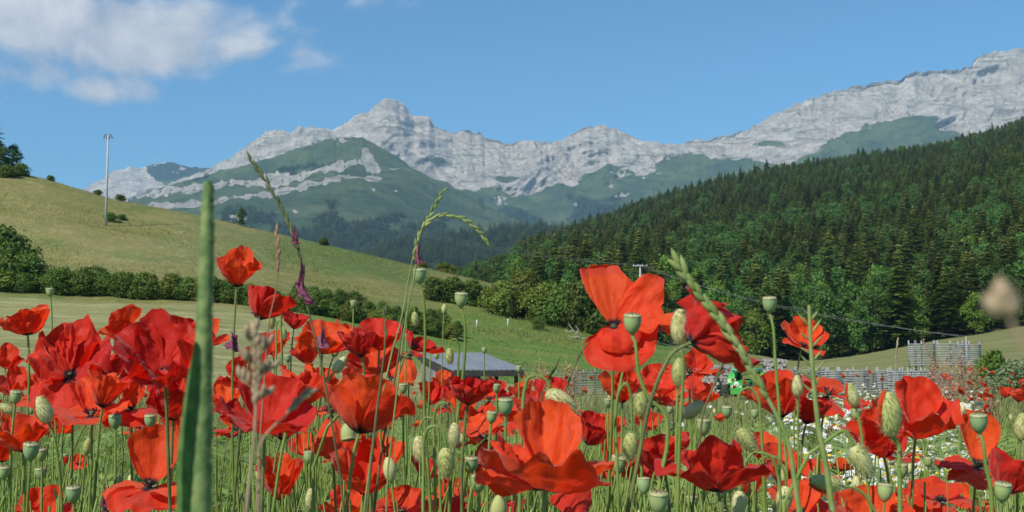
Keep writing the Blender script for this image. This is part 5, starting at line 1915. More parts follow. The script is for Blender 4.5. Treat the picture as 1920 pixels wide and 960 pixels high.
BUDL = [  # px, py, length in pixels, tip direction, arch, split, label
    (1275, 612, 64, 2, 0, 0, 'pale yellow green bud standing upright right of the tall sail shaped poppy'),
    (1273, 698, 52, 4, 0, 0, 'pale upright bud just under the yellow green one, on the same line'),
    (1300, 768, 46, 52, 0, 0, 'fat green bud leaning right in front of the stacked firewood'),
    (1053, 753, 66, 122, .014, 0, 'fat yellow green bud on an arched stem above the largest bloom'),
    (1668, 776, 82, -2, 0, 1, 'largest upright bud, showing a pink slit, in front of the big red bowl'),
    (1598, 740, 44, -14, 0, 1, 'small upright bud with red petal showing beside the hanging petal poppy'),
    (1616, 866, 66, 152, 0, 0, 'hairy green bud hanging down left of the daisies under the crumpled red poppy'),
    (1202, 757, 50, 0, 0, 0, 'round pale bud under the tall poppy beside the bent stem'),
    (82, 768, 52, -22, 0, 1, 'opening bud with a red slit at the left under the salmon bloom'),
    (195, 773, 30, 60, 0, 0, 'roundish pale bud below the salmon bloom on the left'),
    (302, 749, 40, 4, 0, 0, 'pale green bud upright in front of the orange poppies near the stalk'),
    (637, 684, 36, 36, 0, 0, 'pale bud leaning right over the mown meadow in the middle left'),
    (630, 656, 28, 20, 0, 0, 'small round bud just above the leaning one in the middle left'),
    (843, 668, 30, 176, .008, 0, 'yellow bud hanging down over the grey shed roof'),
    (818, 664, 20, 170, .006, 0, 'tiny yellow bud left of the one over the shed roof'),
    (508, 601, 32, 176, .008, 0, 'pale yellow bud hanging right beneath the deep crimson poppy'),
    (532, 625, 24, 170, .007, 0, 'small pale bud hanging under the small pinkish crimson poppy'),
    (1495, 724, 40, 0, 0, 0, 'pale cream bud upright between two red poppies before the hurdles'),
    (1400, 826, 52, 146, .012, 0, 'green bud hanging from an arched stem above the large dark crimson poppy'),
    (1548, 906, 58, -80, 0, 1, 'bud lying almost flat with red edge near the bottom on the right'),
    (1470, 938, 52, 190, .018, 0, 'hairy green bud hanging from a wide arched stem at the bottom'),
    (1385, 948, 54, 186, .022, 0, 'hairy green bud hanging from the left arch of two at the bottom'),
    (1916, 800, 50, 8, 0, 0, 'pale yellow bud cut by the right edge'),
    (1182, 838, 52, 184, .016, 0, 'flat green bud under the thin dark arched stem'),
    (583, 936, 40, 0, 0, 0, 'round fresh green bud at the bottom under the tan grass'),
    (787, 842, 48, 176, .012, 0, 'fat green bud hanging beside the twin tall stems'),
    (836, 868, 56, 180, .012, 0, 'long pale bud hanging right of the twin tall stems'),
    (1143, 752, 26, 10, 0, 0, 'small cream bud right of the fat arched one'),
    (852, 815, 44, 182, .012, 0, 'slim green bud hanging in front of the stems left of the largest bloom'),
    (1470, 350, 0, 0, 0, 0, ''),
    (165, 836, 30, 8, 0, 0, 'brownish round bud low among the stems on the left'),
    (900, 600, 0, 0, 0, 0, ''),
    (833, 579, 18, 4, 0, 0, 'tiny green bud high left of the pasture stake'),
    (702, 290, 0, 0, 0, 0, ''),
    (778, 598, 26, 178, .008, 0, 'small green bud hanging beside the tall capsule stem'),
    (1645, 948, 34, 5, 0, 0, 'pale bud tip rising at the bottom edge under the daisies'),
    (12, 766, 30, -60, 0, 0, 'cream bud leaning left at the left edge'),
    (1760, 560, 0, 0, 0, 0, ''),
    (640, 730, 30, 30, 0, 0, 'green bud half hidden behind the big glowing poppy'),
    (700, 290, 0, 0, 0, 0, ''),
]
for i, (px, py, h_, an, ar, spl, lab) in enumerate(BUDL):
    if h_:
        bud(px, py, h_, an, lab, ar * (1 if i % 2 else -1), 100 + i, bool(spl), size=1.12 if h_ > 44 else .95, pix=STEMS.get((px, py)))
CAPL = [
    (787, 517, 30, 0, 'blue green seed capsule on the tallest stem in front of the grassy hill'),
    (865, 562, 30, 2, 'seed capsule with crown right of the tallest one'),
    (94, 548, 17, -4, 'small pale capsule alone in front of the hedge on the left'),
    (663, 570, 15, 2, 'tiny capsule in front of the green verge in the middle left'),
    (1186, 607, 40, 2, 'dark crowned capsule in front of the sail shaped poppy'),
    (1443, 571, 32, -2, 'flat topped capsule alone in front of the wood on the right'),
    (1835, 793, 38, -3, 'blue green capsule in front of the large orange poppy on the right'),
    (1880, 922, 38, 4, 'pale capsule with scalloped disc below the right edge poppies'),
    (908, 657, 12, 0, 'tiny capsule above the shed roof'),
    (973, 692, 14, 0, 'tiny pale capsule at the right corner of the shed roof'),
    (948, 762, 34, 0, 'green capsule with pale crown above the left wing of the largest bloom'),
    (922, 782, 24, 6, 'short wide green capsule left of the crowned one'),
    (931, 728, 18, 0, 'small capsule in front of the shed opening'),
    (876, 724, 18, 0, 'small round capsule in front of the crimson poppy at the shed'),
    (1320, 800, 32, 0, 'broad green capsule under the fat leaning bud'),
    (1363, 772, 24, 0, 'flat capsule right below the green tractor'),
    (1294, 886, 28, 2, 'small pale capsule in front of the large dark crimson poppy'),
    (1352, 916, 36, 0, 'wide green capsule at the lower edge of the large crimson poppy'),
    (1235, 942, 44, 0, 'fattest bright green capsule at the bottom edge'),
    (1605, 777, 22, 0, 'bluish capsule beneath the small split bud'),
    (1612, 946, 30, 0, 'pale crowned capsule at the bottom in front of the red bloom'),
    (216, 790, 28, 0, 'blue green capsule below the round bud on the left'),
    (78, 852, 24, 0, 'green capsule among the stems in the lower left'),
    (8, 886, 26, 4, 'blue green capsule at the left edge'),
    (138, 926, 32, 0, 'tall green capsule at the bottom left'),
    (30, 744, 26, 8, 'dark green leaning capsule in front of the left edge poppies'),
    (282, 789, 26, 0, 'flat topped green capsule left of the stalk'),
    (1405, 892, 24, 0, 'pale green capsule between the two arched stems'),
    (1740, 866, 20, 0, 'pale green capsule in front of the brightest daisies'),
    (1762, 868, 22, 4, 'yellow green capsule just right of the pale one at the daisies'),
    (1690, 882, 30, 0, 'faint green capsule behind the thick stem of the largest bud'),
    (884, 870, 30, 0, 'flat green capsule low left of the largest bloom'),
    (700, 722, 22, 0, 'small yellow green capsule behind the big glowing poppy'),
    (756, 728, 20, 0, 'green capsule under the hanging orange petal'),
    (540, 672, 16, 0, 'tiny dark capsule over the mown meadow'),
    (1222, 700, 0, 0, ''),
    (652, 810, 34, 170, 'drooping dark green capsule under the big glowing poppy'),
    (898, 905, 34, 0, 'shaded capsule deep left of the largest bloom'),
    (1140, 755, 18, 0, 'little capsule right of the fat arched bud'),
]
for i, (px, py, h_, an, lab) in enumerate(CAPL):
    if h_:
        capsule(px, py, h_, an, lab, 200 + i, 1.1 if h_ > 27 else .95, pix=STEMS.get((px, py)))
print('depths', sorted(q[3] for q in LOG)[:8], sorted(q[3] for q in LOG)[-6:])

# -------- poppies, buds and capsules further back in the field
rg = np.random.default_rng(77)
FARP = []
for i, (kind, mt) in enumerate((('bowl', 'petal'), ('goblet', 'petal'), ('open', 'petal'), ('fold', 'petal'), ('cup', 'crimson'), ('drape', 'crimson'), ('small', 'petal'), ('wide', 'petal'))):
    parts = flower_parts(kind, 300 + i, 0.62)
    e = empty('poppy', (0, 0, 0), 'x', 'poppy')
    L = .040
    for p, f, uv in parts:
        kid('petal', mesh('petal', p * L, f, M[mt], True, uv), e)
    o = kid('stamens', STAMEN[i % 3], e)
    o.scale = (L, L, L)
    path = bez([(0, 0, 0), (0, 0, -.03), (.012, 0, -.15), (.02, .01, -.42)], 10)
    kid('stem', stem_mesh(path, .0011, .0015, sides=5), e)
    FARP.append(e)
GREEN_ROW = 'poppies further back in the field'
used = set()
spots = []
for i in range(185):
    d = 1.7 + 9.5 * rg.uniform() ** 0.9
    px = rg.uniform(-20, 1940)
    if 1400 < px < 1840 and 2.4 < d < 9 and rg.uniform() < .88:
        continue
    spots.append((px, d))
for i in range(24):
    spots.append((rg.uniform(1760, 1930), rg.uniform(6, 11.5)))
for i in range(16):
    spots.append((rg.uniform(1280, 1480), rg.uniform(6, 11)))
for k, (px, d) in enumerate(spots):
    h = rg.uniform(.36, .50) if d > 4 else rg.uniform(.46, .64)
    loc = Vector((float(col_x(px, d)), d, h))
    j = int(rg.integers(0, 8))
    side = 'left' if px < 700 else ('middle' if px < 1300 else 'right')
    lab = {'left': 'small red poppy deeper in the left part of the field', 'middle': 'small red poppy deeper in the middle of the field', 'right': 'small red poppy in the weeds on the right of the field'}[side]
    grp = GREEN_ROW + ', ' + side
    s_ = rg.uniform(.5, .85)
    rot = (rg.uniform(-.2, .7), rg.uniform(-.4, .4), rg.uniform(0, 6.28))
    o = dup(FARP[j], loc, s=s_, label=lab, group=grp, rot=rot)
for e in FARP:
    for ch in KIDS.get(e.name, []):
        bpy.data.objects.remove(ch)
    bpy.data.objects.remove(e)

BP = empty('poppy_bud', (0, 0, 0), 'x', 'poppy bud')
o = kid('bud', BUD_FAR, BP)
o.matrix_local = Matrix.Translation((0, 0, 0))
kid('stem', stem_mesh(bez([(0, 0, 0), (.002, 0, -.05), (.01, 0, -.2), (.0, .01, -.5)], 8), .0009, .0013, sides=5), BP)
BN = empty('poppy_bud', (0, 0, 0), 'x', 'poppy bud')
o = kid('bud', BUD_FAR, BN)
o.matrix_local = Matrix.Rotation(PI * .95, 4, 'Y')
kid('stem', stem_mesh(bez([(0, 0, 0), (.003, 0, .010), (.012, 0, .017), (.021, 0, .008), (.024, 0, -.03), (.03, .01, -.5)], 14), .0009, .0013, sides=5), BN)
CP = empty('poppy_seed_head', (0, 0, 0), 'x', 'seed head')
kid('capsule_body', CAP_B, CP)
kid('stigma_disc', CAP_D, CP)
kid('stem', stem_mesh(bez([(0, 0, 0), (.002, 0, -.05), (-.01, 0, -.2), (.0, .01, -.5)], 8), .0010, .0014, sides=5), CP)
for k in range(160):
    d = 0.95 + 4.2 * rg.uniform() ** 1.3
    px = rg.uniform(-20, 1940)
    if px > 1400 and d > 3 and rg.uniform() < .5:
        continue
    top = 640 + F * (EYE - rg.uniform(.40, .60)) / d
    hmax = EYE - (775 - 640) * d / F
    h = min(rg.uniform(.42, .64), hmax)
    if h < .3:
        h = rg.uniform(.32, .45)
    src = (BP, BN, CP, CP)[int(rg.integers(0, 4))]
    nm = {'poppy_bud': ('green bud among the crowded stems of the field', 'buds among the crowded stems'), 'poppy_seed_head': ('green seed capsule among the crowded stems of the field', 'seed capsules among the crowded stems')}[src.name.split('.')[0]]
    if src is BN:
        nm = ('nodding green bud among the crowded stems of the field', 'nodding buds among the crowded stems')
    o = dup(src, (float(col_x(px, d)), d, h), s=rg.uniform(.85, 1.25), label=nm[0], group=nm[1], rot=(rg.uniform(-.15, .15), rg.uniform(-.2, .2), rg.uniform(0, 6.28)))
for e in (BP, BN, CP):
    for ch in KIDS.get(e.name, []):
        bpy.data.objects.remove(ch)
    bpy.data.objects.remove(e)

# ================================================================== UNDERGROWTH
def wedge(n_, d0, d1, pw, seed, pxr=(-420, 2340)):
    n_ = int(n_ * 1.28)
    rg = np.random.default_rng(seed)
    d = d0 + (d1 - d0) * rg.uniform(0, 1, n_) ** pw
    px = rg.uniform(*pxr, n_)
    return px, d, rg


px, d, rg = wedge(6500, 0.85, 6.5, 1.25, 1)
N = len(px)
h = np.where(d < 2.2, rg.uniform(.38, .62, N), rg.uniform(.28, .50, N))
h = np.minimum(h, EYE - (790 + rg.normal(size=N) * 22 - 640) * d / F)
k = (h > .12) & ~((px > 1410) & (px < 1840) & (d > 2.0) & (rg.uniform(size=N) < .9))
px, d, h = px[k], d[k], h[k]
N = len(px)
x = col_x(px, d)
t = np.linspace(0, 1, 7)
lean = rg.normal(size=(N, 2)) * .05
bendv = rg.normal(size=(N, 2)) * .03
paths = np.zeros((N, 7, 3))
paths[..., 0] = x[:, None] + lean[:, :1] * t + bendv[:, :1] * np.sin(t * PI)
paths[..., 1] = d[:, None] + lean[:, 1:] * t + bendv[:, 1:] * np.sin(t * PI)
paths[..., 2] = h[:, None] * t
rad = (0.0013 * rg.uniform(.7, 1.35, (N, 1))) * np.linspace(1.15, .75, 7)[None]
v, f = tubes(paths, rad, 4)
stm = leafy('meadow_stems', (0.24, 0.35, 0.065), (0.34, 0.41, 0.12), 0.2, 3.0, 0)
tag(link('meadow_stems', mesh('meadow_stems', v, f, stm, True)), 'dense green flower stems filling the poppy field', kind='stuff')


def grass_patch(name, n_, d0, d1, pw, seed, hr, w0, cols, label, bendk=.12, top=None):
    px, d, rg = wedge(n_, d0, d1, pw, seed)
    n_ = len(px)
    h = rg.uniform(*hr, n_)
    h = np.where((px > 1400) & (px < 1850) & (d > 2.2) & (d < 9.5), h * .62, h)
    if top:
        h = np.minimum(h, EYE - (top + rg.normal(size=n_) * 25 - 640) * d / F)
        k = h > .06
        px, d, h = px[k], d[k], h[k]
    n_ = len(px)
    t = np.linspace(0, 1, 5)
    a = rg.uniform(0, 6.28, n_)
    b = rg.uniform(.02, bendk, n_)
    P_ = np.zeros((n_, 5, 3))
    P_[..., 0] = col_x(px, d)[:, None] + (np.cos(a) * b)[:, None] * t ** 2
    P_[..., 1] = d[:, None] + (np.sin(a) * b)[:, None] * t ** 2
    P_[..., 2] = h[:, None] * (t - .12 * t ** 3)
    w_ = w0 * rg.uniform(.6, 1.4, (n_, 1)) * np.array([.8, 1, .9, .6, .05])[None]
    a2 = a + PI / 2 + rg.normal(size=n_) * .4
    v, f = blades(P_, w_, np.stack([np.cos(a2), np.sin(a2), .2 * np.ones(n_)], -1))
    return tag(link(name, mesh(name, v, f, leafy(name, cols[0], cols[1], .35, 4.0, 0), True)), label, kind='stuff')


grass_patch('meadow_grass', 9000, .8, 7, 1.2, 4, (.2, .5), .0022, ((0.20, 0.31, 0.05), (0.29, 0.36, 0.09)), 'green grass blades between the poppy stems', top=800)
grass_patch('dry_grass', 16000, 4, 14, .9, 5, (.15, .42), .0028, ((0.24, 0.25, 0.10), (0.36, 0.31, 0.16)), 'straw coloured grass and weeds in the back of the field', bendk=.2, top=742)
grass_patch('low_weeds', 14000, 3, 14, .9, 6, (.08, .34), .0060, ((0.16, 0.22, 0.055), (0.26, 0.28, 0.10)), 'low green weeds in the back of the field', bendk=.2, top=752)

# lobed poppy leaves
px, d, rg = wedge(2600, .9, 5, 1.2, 9)
N = len(px)
x = col_x(px, d)
z0 = rg.uniform(.12, .50, N)
z0 = np.minimum(z0, EYE - (835 - 640) * d / F)
k = z0 > .03
px, d, x, z0 = px[k], d[k], x[k], z0[k]
N = len(px)
a = rg.uniform(0, 6.28, N)
ln = rg.uniform(.05, .11, N)
vs, fs = [], []
dirv = np.stack([np.cos(a), np.sin(a), rg.uniform(-.2, .9, N)], -1)
side = np.stack([-np.sin(a), np.cos(a), 0 * a], -1)
base = np.stack([x, d, z0], -1)
c_ = 0
for j in range(4):                       # leaflets in pairs along a rib
    f0 = .2 + .2 * j
    for s_ in (-1, 1):
        p0 = base + dirv * (ln * f0)[:, None]
        p1 = p0 + (dirv * .25 + side * s_ * .42) * (ln * (1 - f0 * .75))[:, None]
        mid1 = (p0 + p1) / 2 + dirv * (ln * .07)[:, None]
        mid2 = (p0 + p1) / 2 - dirv * (ln * .07)[:, None]
        v = np.stack([p0, mid2, p1, mid1], 1).reshape(-1, 3)
        vs.append(v)
        fs.append(np.arange(N * 4).reshape(-1, 4) + c_)
        c_ += N * 4
p0, p1 = base, base + dirv * ln[:, None]
wv = side * (ln * .05)[:, None]
v = np.stack([p0 - wv * .3, p0 + wv * .3, p1 + wv * .2, p1 - wv * .2], 1).reshape(-1, 3)
vs.append(v)
fs.append(np.arange(N * 4).reshape(-1, 4) + c_)
tag(link('poppy_leaves', mesh('poppy_leaves', np.concatenate(vs), np.concatenate(fs), leafy('poppy_leaves', (0.17, 0.28, 0.07), (0.24, 0.33, 0.10), .3, 5, 0))),
    'lobed green poppy leaves low between the stems', kind='stuff')

# -------- daisies (mayweed)
M['daisywhite'] = leafy('daisy_white', (0.80, 0.80, 0.78), (0.70, 0.71, 0.70), .25, 50, .06)
M['daisyyellow'] = plain('daisy_yellow', (0.72, 0.50, 0.03), .7, (0.6, 0.38, 0.02), 400)


def daisy_proto(seed, droop):
    rg = np.random.default_rng(seed)
    e = empty('mayweed', (0, 0, 0), 'x', 'daisy')
    mb = MB()
    for i in range(15):
        a = i / 15 * 2 * PI + rg.normal() * .05
        L_ = .0125 * rg.uniform(.85, 1.1)
        q = [(0, -.0012), (.0045, -.0025), (.0105, -.0026), (.0125, 0), (.0105, .0026), (.0045, .0025), (0, .0012)]
        v = [(.0035 + u * L_ / .0125, w_, -droop * u * (u / .0125)) for u, w_ in q]
        v = np.array(v) @ np.array([[math.cos(a), math.sin(a), 0], [-math.sin(a), math.cos(a), 0], [0, 0, 1]])
        mb.add(v, [[0, 1, 5, 6], [1, 2, 4, 5], [2, 3, 4]])
    kid('petals', mb.build('petals', M['daisywhite'], smooth=False), e)
    mb = MB()
    mb.lathe([(.0042, -.0008), (.0048, .001), (.0036, .0032), (.0016, .0044), (0, .0047)], 12)
    kid('disc', mb.build('disc', M['daisyyellow']), e)
    kid('stem', stem_mesh(bez([(0, 0, -.0005), (.002, 0, -.04), (.01, 0, -.15), (.0, .01, -.38)], 7), .0006, .0009, sides=4), e)
    return e


DP = [daisy_proto(1, .1), daisy_proto(2, .35), daisy_proto(3, .75), daisy_proto(4, .2)]
rg = np.random.default_rng(31)
cnt = 0
while cnt < 300:
    d = 2.7 + 4.2 * rg.uniform() ** 1.4
    px = rg.normal(1640, 105)
    if px < 1420 or px > 1835 or d > 3.4 + (px - 1380) / 60:
        if not (1440 < px < 1830):
            continue
    cl = float(vn(col_x(px, d) * 2.0, d * 2.0, 0, 5))
    if cl < -.35 and rg.uniform() < .8:
        continue
    h = rg.uniform(.30, .44)
    o = dup(DP[int(rg.integers(0, 4))], (float(col_x(px, d)), d, h), s=rg.uniform(1.15, 1.7), label='white daisy with yellow centre in the daisy patch on the right',
            group='daisies in the patch on the right', rot=(rg.uniform(.0, .75), rg.uniform(-.4, .4), rg.uniform(0, 6.28)))
    cnt += 1
for e in DP:
    for ch in KIDS.get(e.name, []):
        bpy.data.objects.remove(ch)
    bpy.data.objects.remove(e)
# the smaller rest of the patch as one object
v0, f0 = [], []
n_ = 0
px = np.concatenate([rg.uniform(1180, 1430, 260), rg.uniform(1430, 1840, 1700)])
d = 3.3 + 8 * rg.uniform(0, 1, 1960) ** 1.3
k = rg.uniform(0, 1, 1960) < np.where(px < 1430, .30, 1.0)
for a_, b_ in zip(px[k], d[k]):
    c = np.array([float(col_x(a_, b_)), b_, rg.uniform(.22, .36)])
    q = Euler((rg.uniform(0, .9), rg.uniform(-.4, .4), rg.uniform(0, 6.28))).to_matrix()
    an = np.arange(12) / 12 * 2 * PI
    r_ = np.where(np.arange(12) % 2 == 0, .016, .011) * rg.uniform(.8, 1.2)
    ring = np.stack([r_ * np.cos(an), r_ * np.sin(an), 0 * an - .002], -1)
    disc = np.stack([.0045 * np.cos(an[::2]), .0045 * np.sin(an[::2]), 0 * an[::2] + .001], -1)
    vv = np.vstack([[0, 0, 0], ring, disc, [0, 0, .004]]) @ np.array(q).T + c
    v0.append(vv)
    f0 += [([n_, n_ + 1 + i, n_ + 1 + (i + 1) % 12], 0) for i in range(12)] + [([n_ + 19, n_ + 13 + i, n_ + 13 + (i + 1) % 6], 1) for i in range(6)]
    n_ += 20
o = link('small_daisies', mesh('small_daisies', np.concatenate(v0), [q for q, _ in f0], [M['daisywhite'], M['daisyyellow']], mi=[m_ for _, m_ in f0]))
tag(o, 'countless small white daisies in the back of the patch', kind='stuff')

# ================================================================== GRASS EARS, STALKS AND WEEDS IN FRONT
M['ear'] = leafy('green_ear', (0.20, 0.28, 0.07), (0.32, 0.36, 0.13), .2, 60, .1)
M['darkear'] = leafy('dark_ear', (0.10, 0.12, 0.05), (0.16, 0.17, 0.07), .15, 60, .1)
M['tan'] = leafy('tan_ear', (0.48, 0.36, 0.23), (0.36, 0.26, 0.16), .2, 60, .1)
M['thick'] = leafy('thick_stalk', (0.10, 0.17, 0.05), (0.22, 0.28, 0.10), .1, 260, .1)
M['rust'] = leafy('dock_seed', (0.40, 0.20, 0.13), (0.52, 0.32, 0.20), .25, 30, .2)


def spikelet(mb, at, direction, ln, w_, mi=0):
    mb.lathe([(0, 0), (w_ * .6, ln * .18), (w_, ln * .42), (w_ * .75, ln * .72), (0, ln)], 6, mi, axis=direction, at=at)


def ear(name, pix, d, label, mat, cat='grass ear', r=.0008, sp_from=0.0, sp_to=.5, n_sp=22, ln=.010, w_=.0016, spread=.35, stem_mat=None, branch=0.0, seed=1):
    """a grass stem through the given photo pixels at distance d with an ear of spikelets at its upper end"""
    base = PV(pix[-1][0], pix[-1][1], d)
    pts_ = [np.array(PV(a, b, d) - base) for a, b in pix]
    if base.z > .05:
        pts_.append(np.array([.01, .02, -base.z]))
    path = bez(pts_, 70)
    e = empty(name, base, label, cat)
    link('stem', stem_mesh(path, r * .6, r * 1.3, stem_mat or mat), e)
    mb = MB()
    rg = np.random.default_rng(seed)
    seg = np.concatenate([[0], np.cumsum(np.linalg.norm(np.diff(path, axis=0), axis=1))])
    tot = sum(np.linalg.norm(pts_[i + 1] - pts_[i]) for i in range(len(pix) - 1))
    for i in range(n_sp):
        s_ = tot * (sp_from + (sp_to - sp_from) * i / (n_sp - 1))
        p = np.array([np.interp(s_, seg, path[:, j]) for j in range(3)])
        p2 = np.array([np.interp(max(0, s_ - .004), seg, path[:, j]) for j in range(3)])
        tg = (p2 - p) / (np.linalg.norm(p2 - p) + 1e-9) if i else (path[0] - path[1]) / np.linalg.norm(path[0] - path[1])
        sd = np.cross(tg, [0, 1, 0]) * (1 if i % 2 else -1)
        q = tg + sd * spread * rg.uniform(.6, 1.3) + rg.normal(size=3) * .08
        if branch and i % 3 == 0 and i > 2:
            l2 = branch * rg.uniform(.5, 1.1)
            tip = p + (tg * .6 + sd * 1.0) / 1.2 * l2
            mb.tube([tuple(p), tuple((p + tip) / 2), tuple(tip)], r * .4, 4)
            for w2 in range(4):
                spikelet(mb, p + (tip - p) * (.5 + .16 * w2), q + rg.normal(size=3) * .3, ln, w_)
        spikelet(mb, p, q, ln * rg.uniform(.8, 1.15), w_)
    link('spikelets', mb.build('spikelets', mat), e)
    return e


ear('ryegrass', [(472, 302), (500, 342), (528, 390), (545, 430), (562, 480), (570, 540), (580, 590), (598, 660), (610, 720)], .80,
    'dark slender grass ear leaning left with withered petals stuck to it', M['darkear'], sp_from=0, sp_to=.56, n_sp=26, ln=.0092, w_=.0011, spread=.14, r=.0006)
ear('ryegrass', [(828, 362), (805, 405), (786, 440), (775, 480), (765, 530), (752, 600), (735, 660)], .95,
    'upright green grass ear left of the drooping one', M['ear'], sp_to=.45, n_sp=17, ln=.0080, w_=.0011, spread=.2, r=.0006)
ear('ryegrass', [(912, 450), (893, 430), (868, 410), (840, 403), (815, 408), (795, 424), (785, 450), (780, 500), (768, 560), (755, 640)], .90,
    'green grass ear drooping over to the right in front of the mountain', M['ear'], sp_to=.42, n_sp=20, ln=.0080, w_=.0012, spread=.2, r=.0006, seed=3)
ear('ryegrass', [(1276, 502), (1310, 550), (1350, 600), (1385, 650), (1420, 715), (1452, 770), (1478, 830), (1490, 900)], .55,
    'broad pale green grass ear crossing diagonally in front of the big crimson poppy', M['ear'], sp_to=.66, n_sp=26, ln=.0105, w_=.0017, spread=.15, r=.0010, seed=4)
ear('meadow_grass_stem', [(1517, 572), (1520, 640), (1526, 720), (1535, 800), (1550, 880), (1560, 950)], .62,
    'straight green grass stalk with sparse side spikelets before the dark red poppy', M['ear'], sp_from=.08, sp_to=.45, n_sp=12, ln=.0095, w_=.0007, spread=.9, r=.0015, seed=5)
ear('tan_grass', [(478, 622), (482, 680), (480, 740), (478, 800), (470, 880), (462, 955)], .30,
    'blurred tan grass head in front of the large deep red poppy', M['tan'], sp_to=.42, n_sp=20, ln=.0040, w_=.0008, spread=.25, r=.0004, branch=.005, seed=6)
ear('tan_grass', [(576, 738), (552, 760), (530, 785), (512, 800), (490, 830), (486, 900), (484, 955)], .31,
    'blurred tan grass head leaning right beneath the large deep red poppy', M['tan'], sp_to=.22, n_sp=8, ln=.0036, w_=.0007, spread=.25, r=.00035, seed=7)
ear('tan_grass', [(520, 440), (522, 480), (518, 540), (505, 600), (498, 680)], .62,
    'faint thin reddish grass head above the deep crimson poppy', M['rust'], sp_to=.30, n_sp=8, ln=.006, w_=.0009, spread=.2, r=.00035, seed=8)
ear('tan_grass', [(1884, 585), (1915, 640), (1950, 720), (1980, 800)], .10,
    'heavily blurred brown grass head at the right edge before the wood', M['tan'], sp_to=.10, n_sp=3, ln=.0030, w_=.0011, spread=.25, r=.0003, seed=9)
ear('tan_grass', [(1683, 640), (1681, 662), (1679, 700), (1676, 760)], 3.2,
    'slim pale grass plume before the grassy strip below the wood', M['tan'], sp_to=.30, n_sp=8, ln=.012, w_=.003, spread=.1, r=.0008, seed=10)
for i, (pix, d_, lab) in enumerate((([(722, 590), (722, 640), (716, 700), (708, 760)], .9, 'dark narrow grass blade rising through the cluster above the shed'),
                                    ([(757, 592), (750, 650), (742, 700), (730, 760)], 1.0, 'second dark grass stem right of the narrow blade'),
                                    ([(1040, 690), (1020, 730), (1012, 760), (1000, 800)], 1.0, 'thin pale stem left of the fat arched bud'),
                                    ([(1090, 660), (1072, 700), (1060, 735), (1050, 780)], 1.0, 'dark leaning stem tip beside the tall orange poppy'),
                                    ([(1352, 690), (1335, 730), (1320, 770), (1312, 830)], .9, 'dark green bare stem before the firewood'))):
    ear('grass_stem', pix, d_, lab, M['darkear'], sp_to=.3, n_sp=5, ln=.012, w_=.0009, spread=.06, r=.0009, seed=20 + i, cat='grass stem')

# thick out-of-focus stalk
D_ = .30
bs = PV(372, 965, D_)
e = empty('thick_stalk', (bs.x, bs.y, 0), 'thick blurred green stalk rising left of centre, the nearest plant', 'stalk')
loc0 = Vector((bs.x, bs.y, 0))
cl = [PV(391, 340, D_) - loc0, PV(389, 420, D_) - loc0, PV(386, 520, D_) - loc0, PV(382, 640, D_) - loc0, PV(380, 760, D_) - loc0, PV(378, 860, D_) - loc0, PV(374, 965, D_) - loc0, Vector((0, 0, 0))]
path = bez([tuple(q) for q in cl], 60)
mb = MB()
rads = np.interp(np.linspace(0, 1, 60), [0, .02, .08, .3, .6, 1], [.0009, .0014, .0016, .0019, .0025, .0030])
v, f = tubes(path[None], rads[None], 14)
rgs = np.random.default_rng(3)
v = v + rgs.normal(size=v.shape) * .00012
mb.add(v, f, 0)
v, f = hairs(path[2:], rads[2:], 500, .0007, 5)
mb.add(v, f, 1)
link('stem', mb.build('stem', [M['thick'], M['hair']]), e)
mb = MB()
lf = bez([tuple(PV(372, 640, D_ * 1.0) - loc0 + Vector((0, -.004, 0))), tuple(PV(362, 740, D_) - loc0 + Vector((0, -.005, 0))), tuple(PV(352, 850, D_) - loc0 + Vector((0, -.005, 0))),
          tuple(PV(350, 965, D_) - loc0 + Vector((0, -.004, 0))), tuple(PV(352, 1080, D_) - loc0 + Vector((0, -.004, 0)))], 24)
wv = np.interp(np.linspace(0, 1, 24), [0, .15, .5, .8, 1], [.0002, .0011, .0019, .0022, .0020])
for s_ in (-1, 1):
    vv = np.concatenate([lf, lf + np.stack([s_ * wv, np.full(24, .0022), 0 * wv], -1)])
    mb.add(vv, [[i, i + 1, 24 + i + 1, 24 + i] for i in range(23)])
link('leaf', mb.build('leaf', leafy('sheath_leaf', (0.055, 0.125, 0.028), (0.12, 0.20, 0.05), .15, 260, .1)), e)

# withered petals stuck on ears and blooms
def withered(pix, d_, wpx, hpx, label, seed):
    L_ = hpx * d_ / F
    p, f, uv = petal_geo(0, D2(12), D2(-6), D2(150 * 0.5), 1.0, seed, 20, 22, 3.0, 0)
    p[:, 0] -= p[:, 0].mean()
    p = p / np.ptp(p, 0).max()
    p[:, :2] *= (wpx / hpx) / max(.05, np.ptp(p[:, 0]))
    p[:, 1] *= .7
    p[:, 2] = -p[:, 2] + .5
    p[:, 0] += .10 * np.sin(p[:, 2] * 9) * (wpx / hpx)
    c = PV(pix[0], pix[1], d_)
    o = link('withered_petal', mesh('withered_petal', p * L_, f, M['withered'], True, uv * np.array([1, .6]) + np.array([0, .35])), loc=c)
    tag(o, label, 'petal')


withered((553, 438), .795, 22, 40, 'small pink withered petal rolled round the leaning grass ear', 51)
withered((565, 522), .795, 34, 98, 'long pinkish purple withered petal hanging on the leaning grass ear', 52)
withered((783, 470), .895, 17, 54, 'dark crimson withered petal on the stem of the drooping ear', 53)
withered((604, 628), 1.35, 26, 56, 'dark purple withered petal before the broad red poppy', 54)
withered((437, 640), 1.2, 34, 42, 'pale pink and purple withered petals right of the upper stalk', 55)
withered((195, 930), 1.1, 14, 70, 'purple withered petal hanging low left of the large orange poppy', 56)

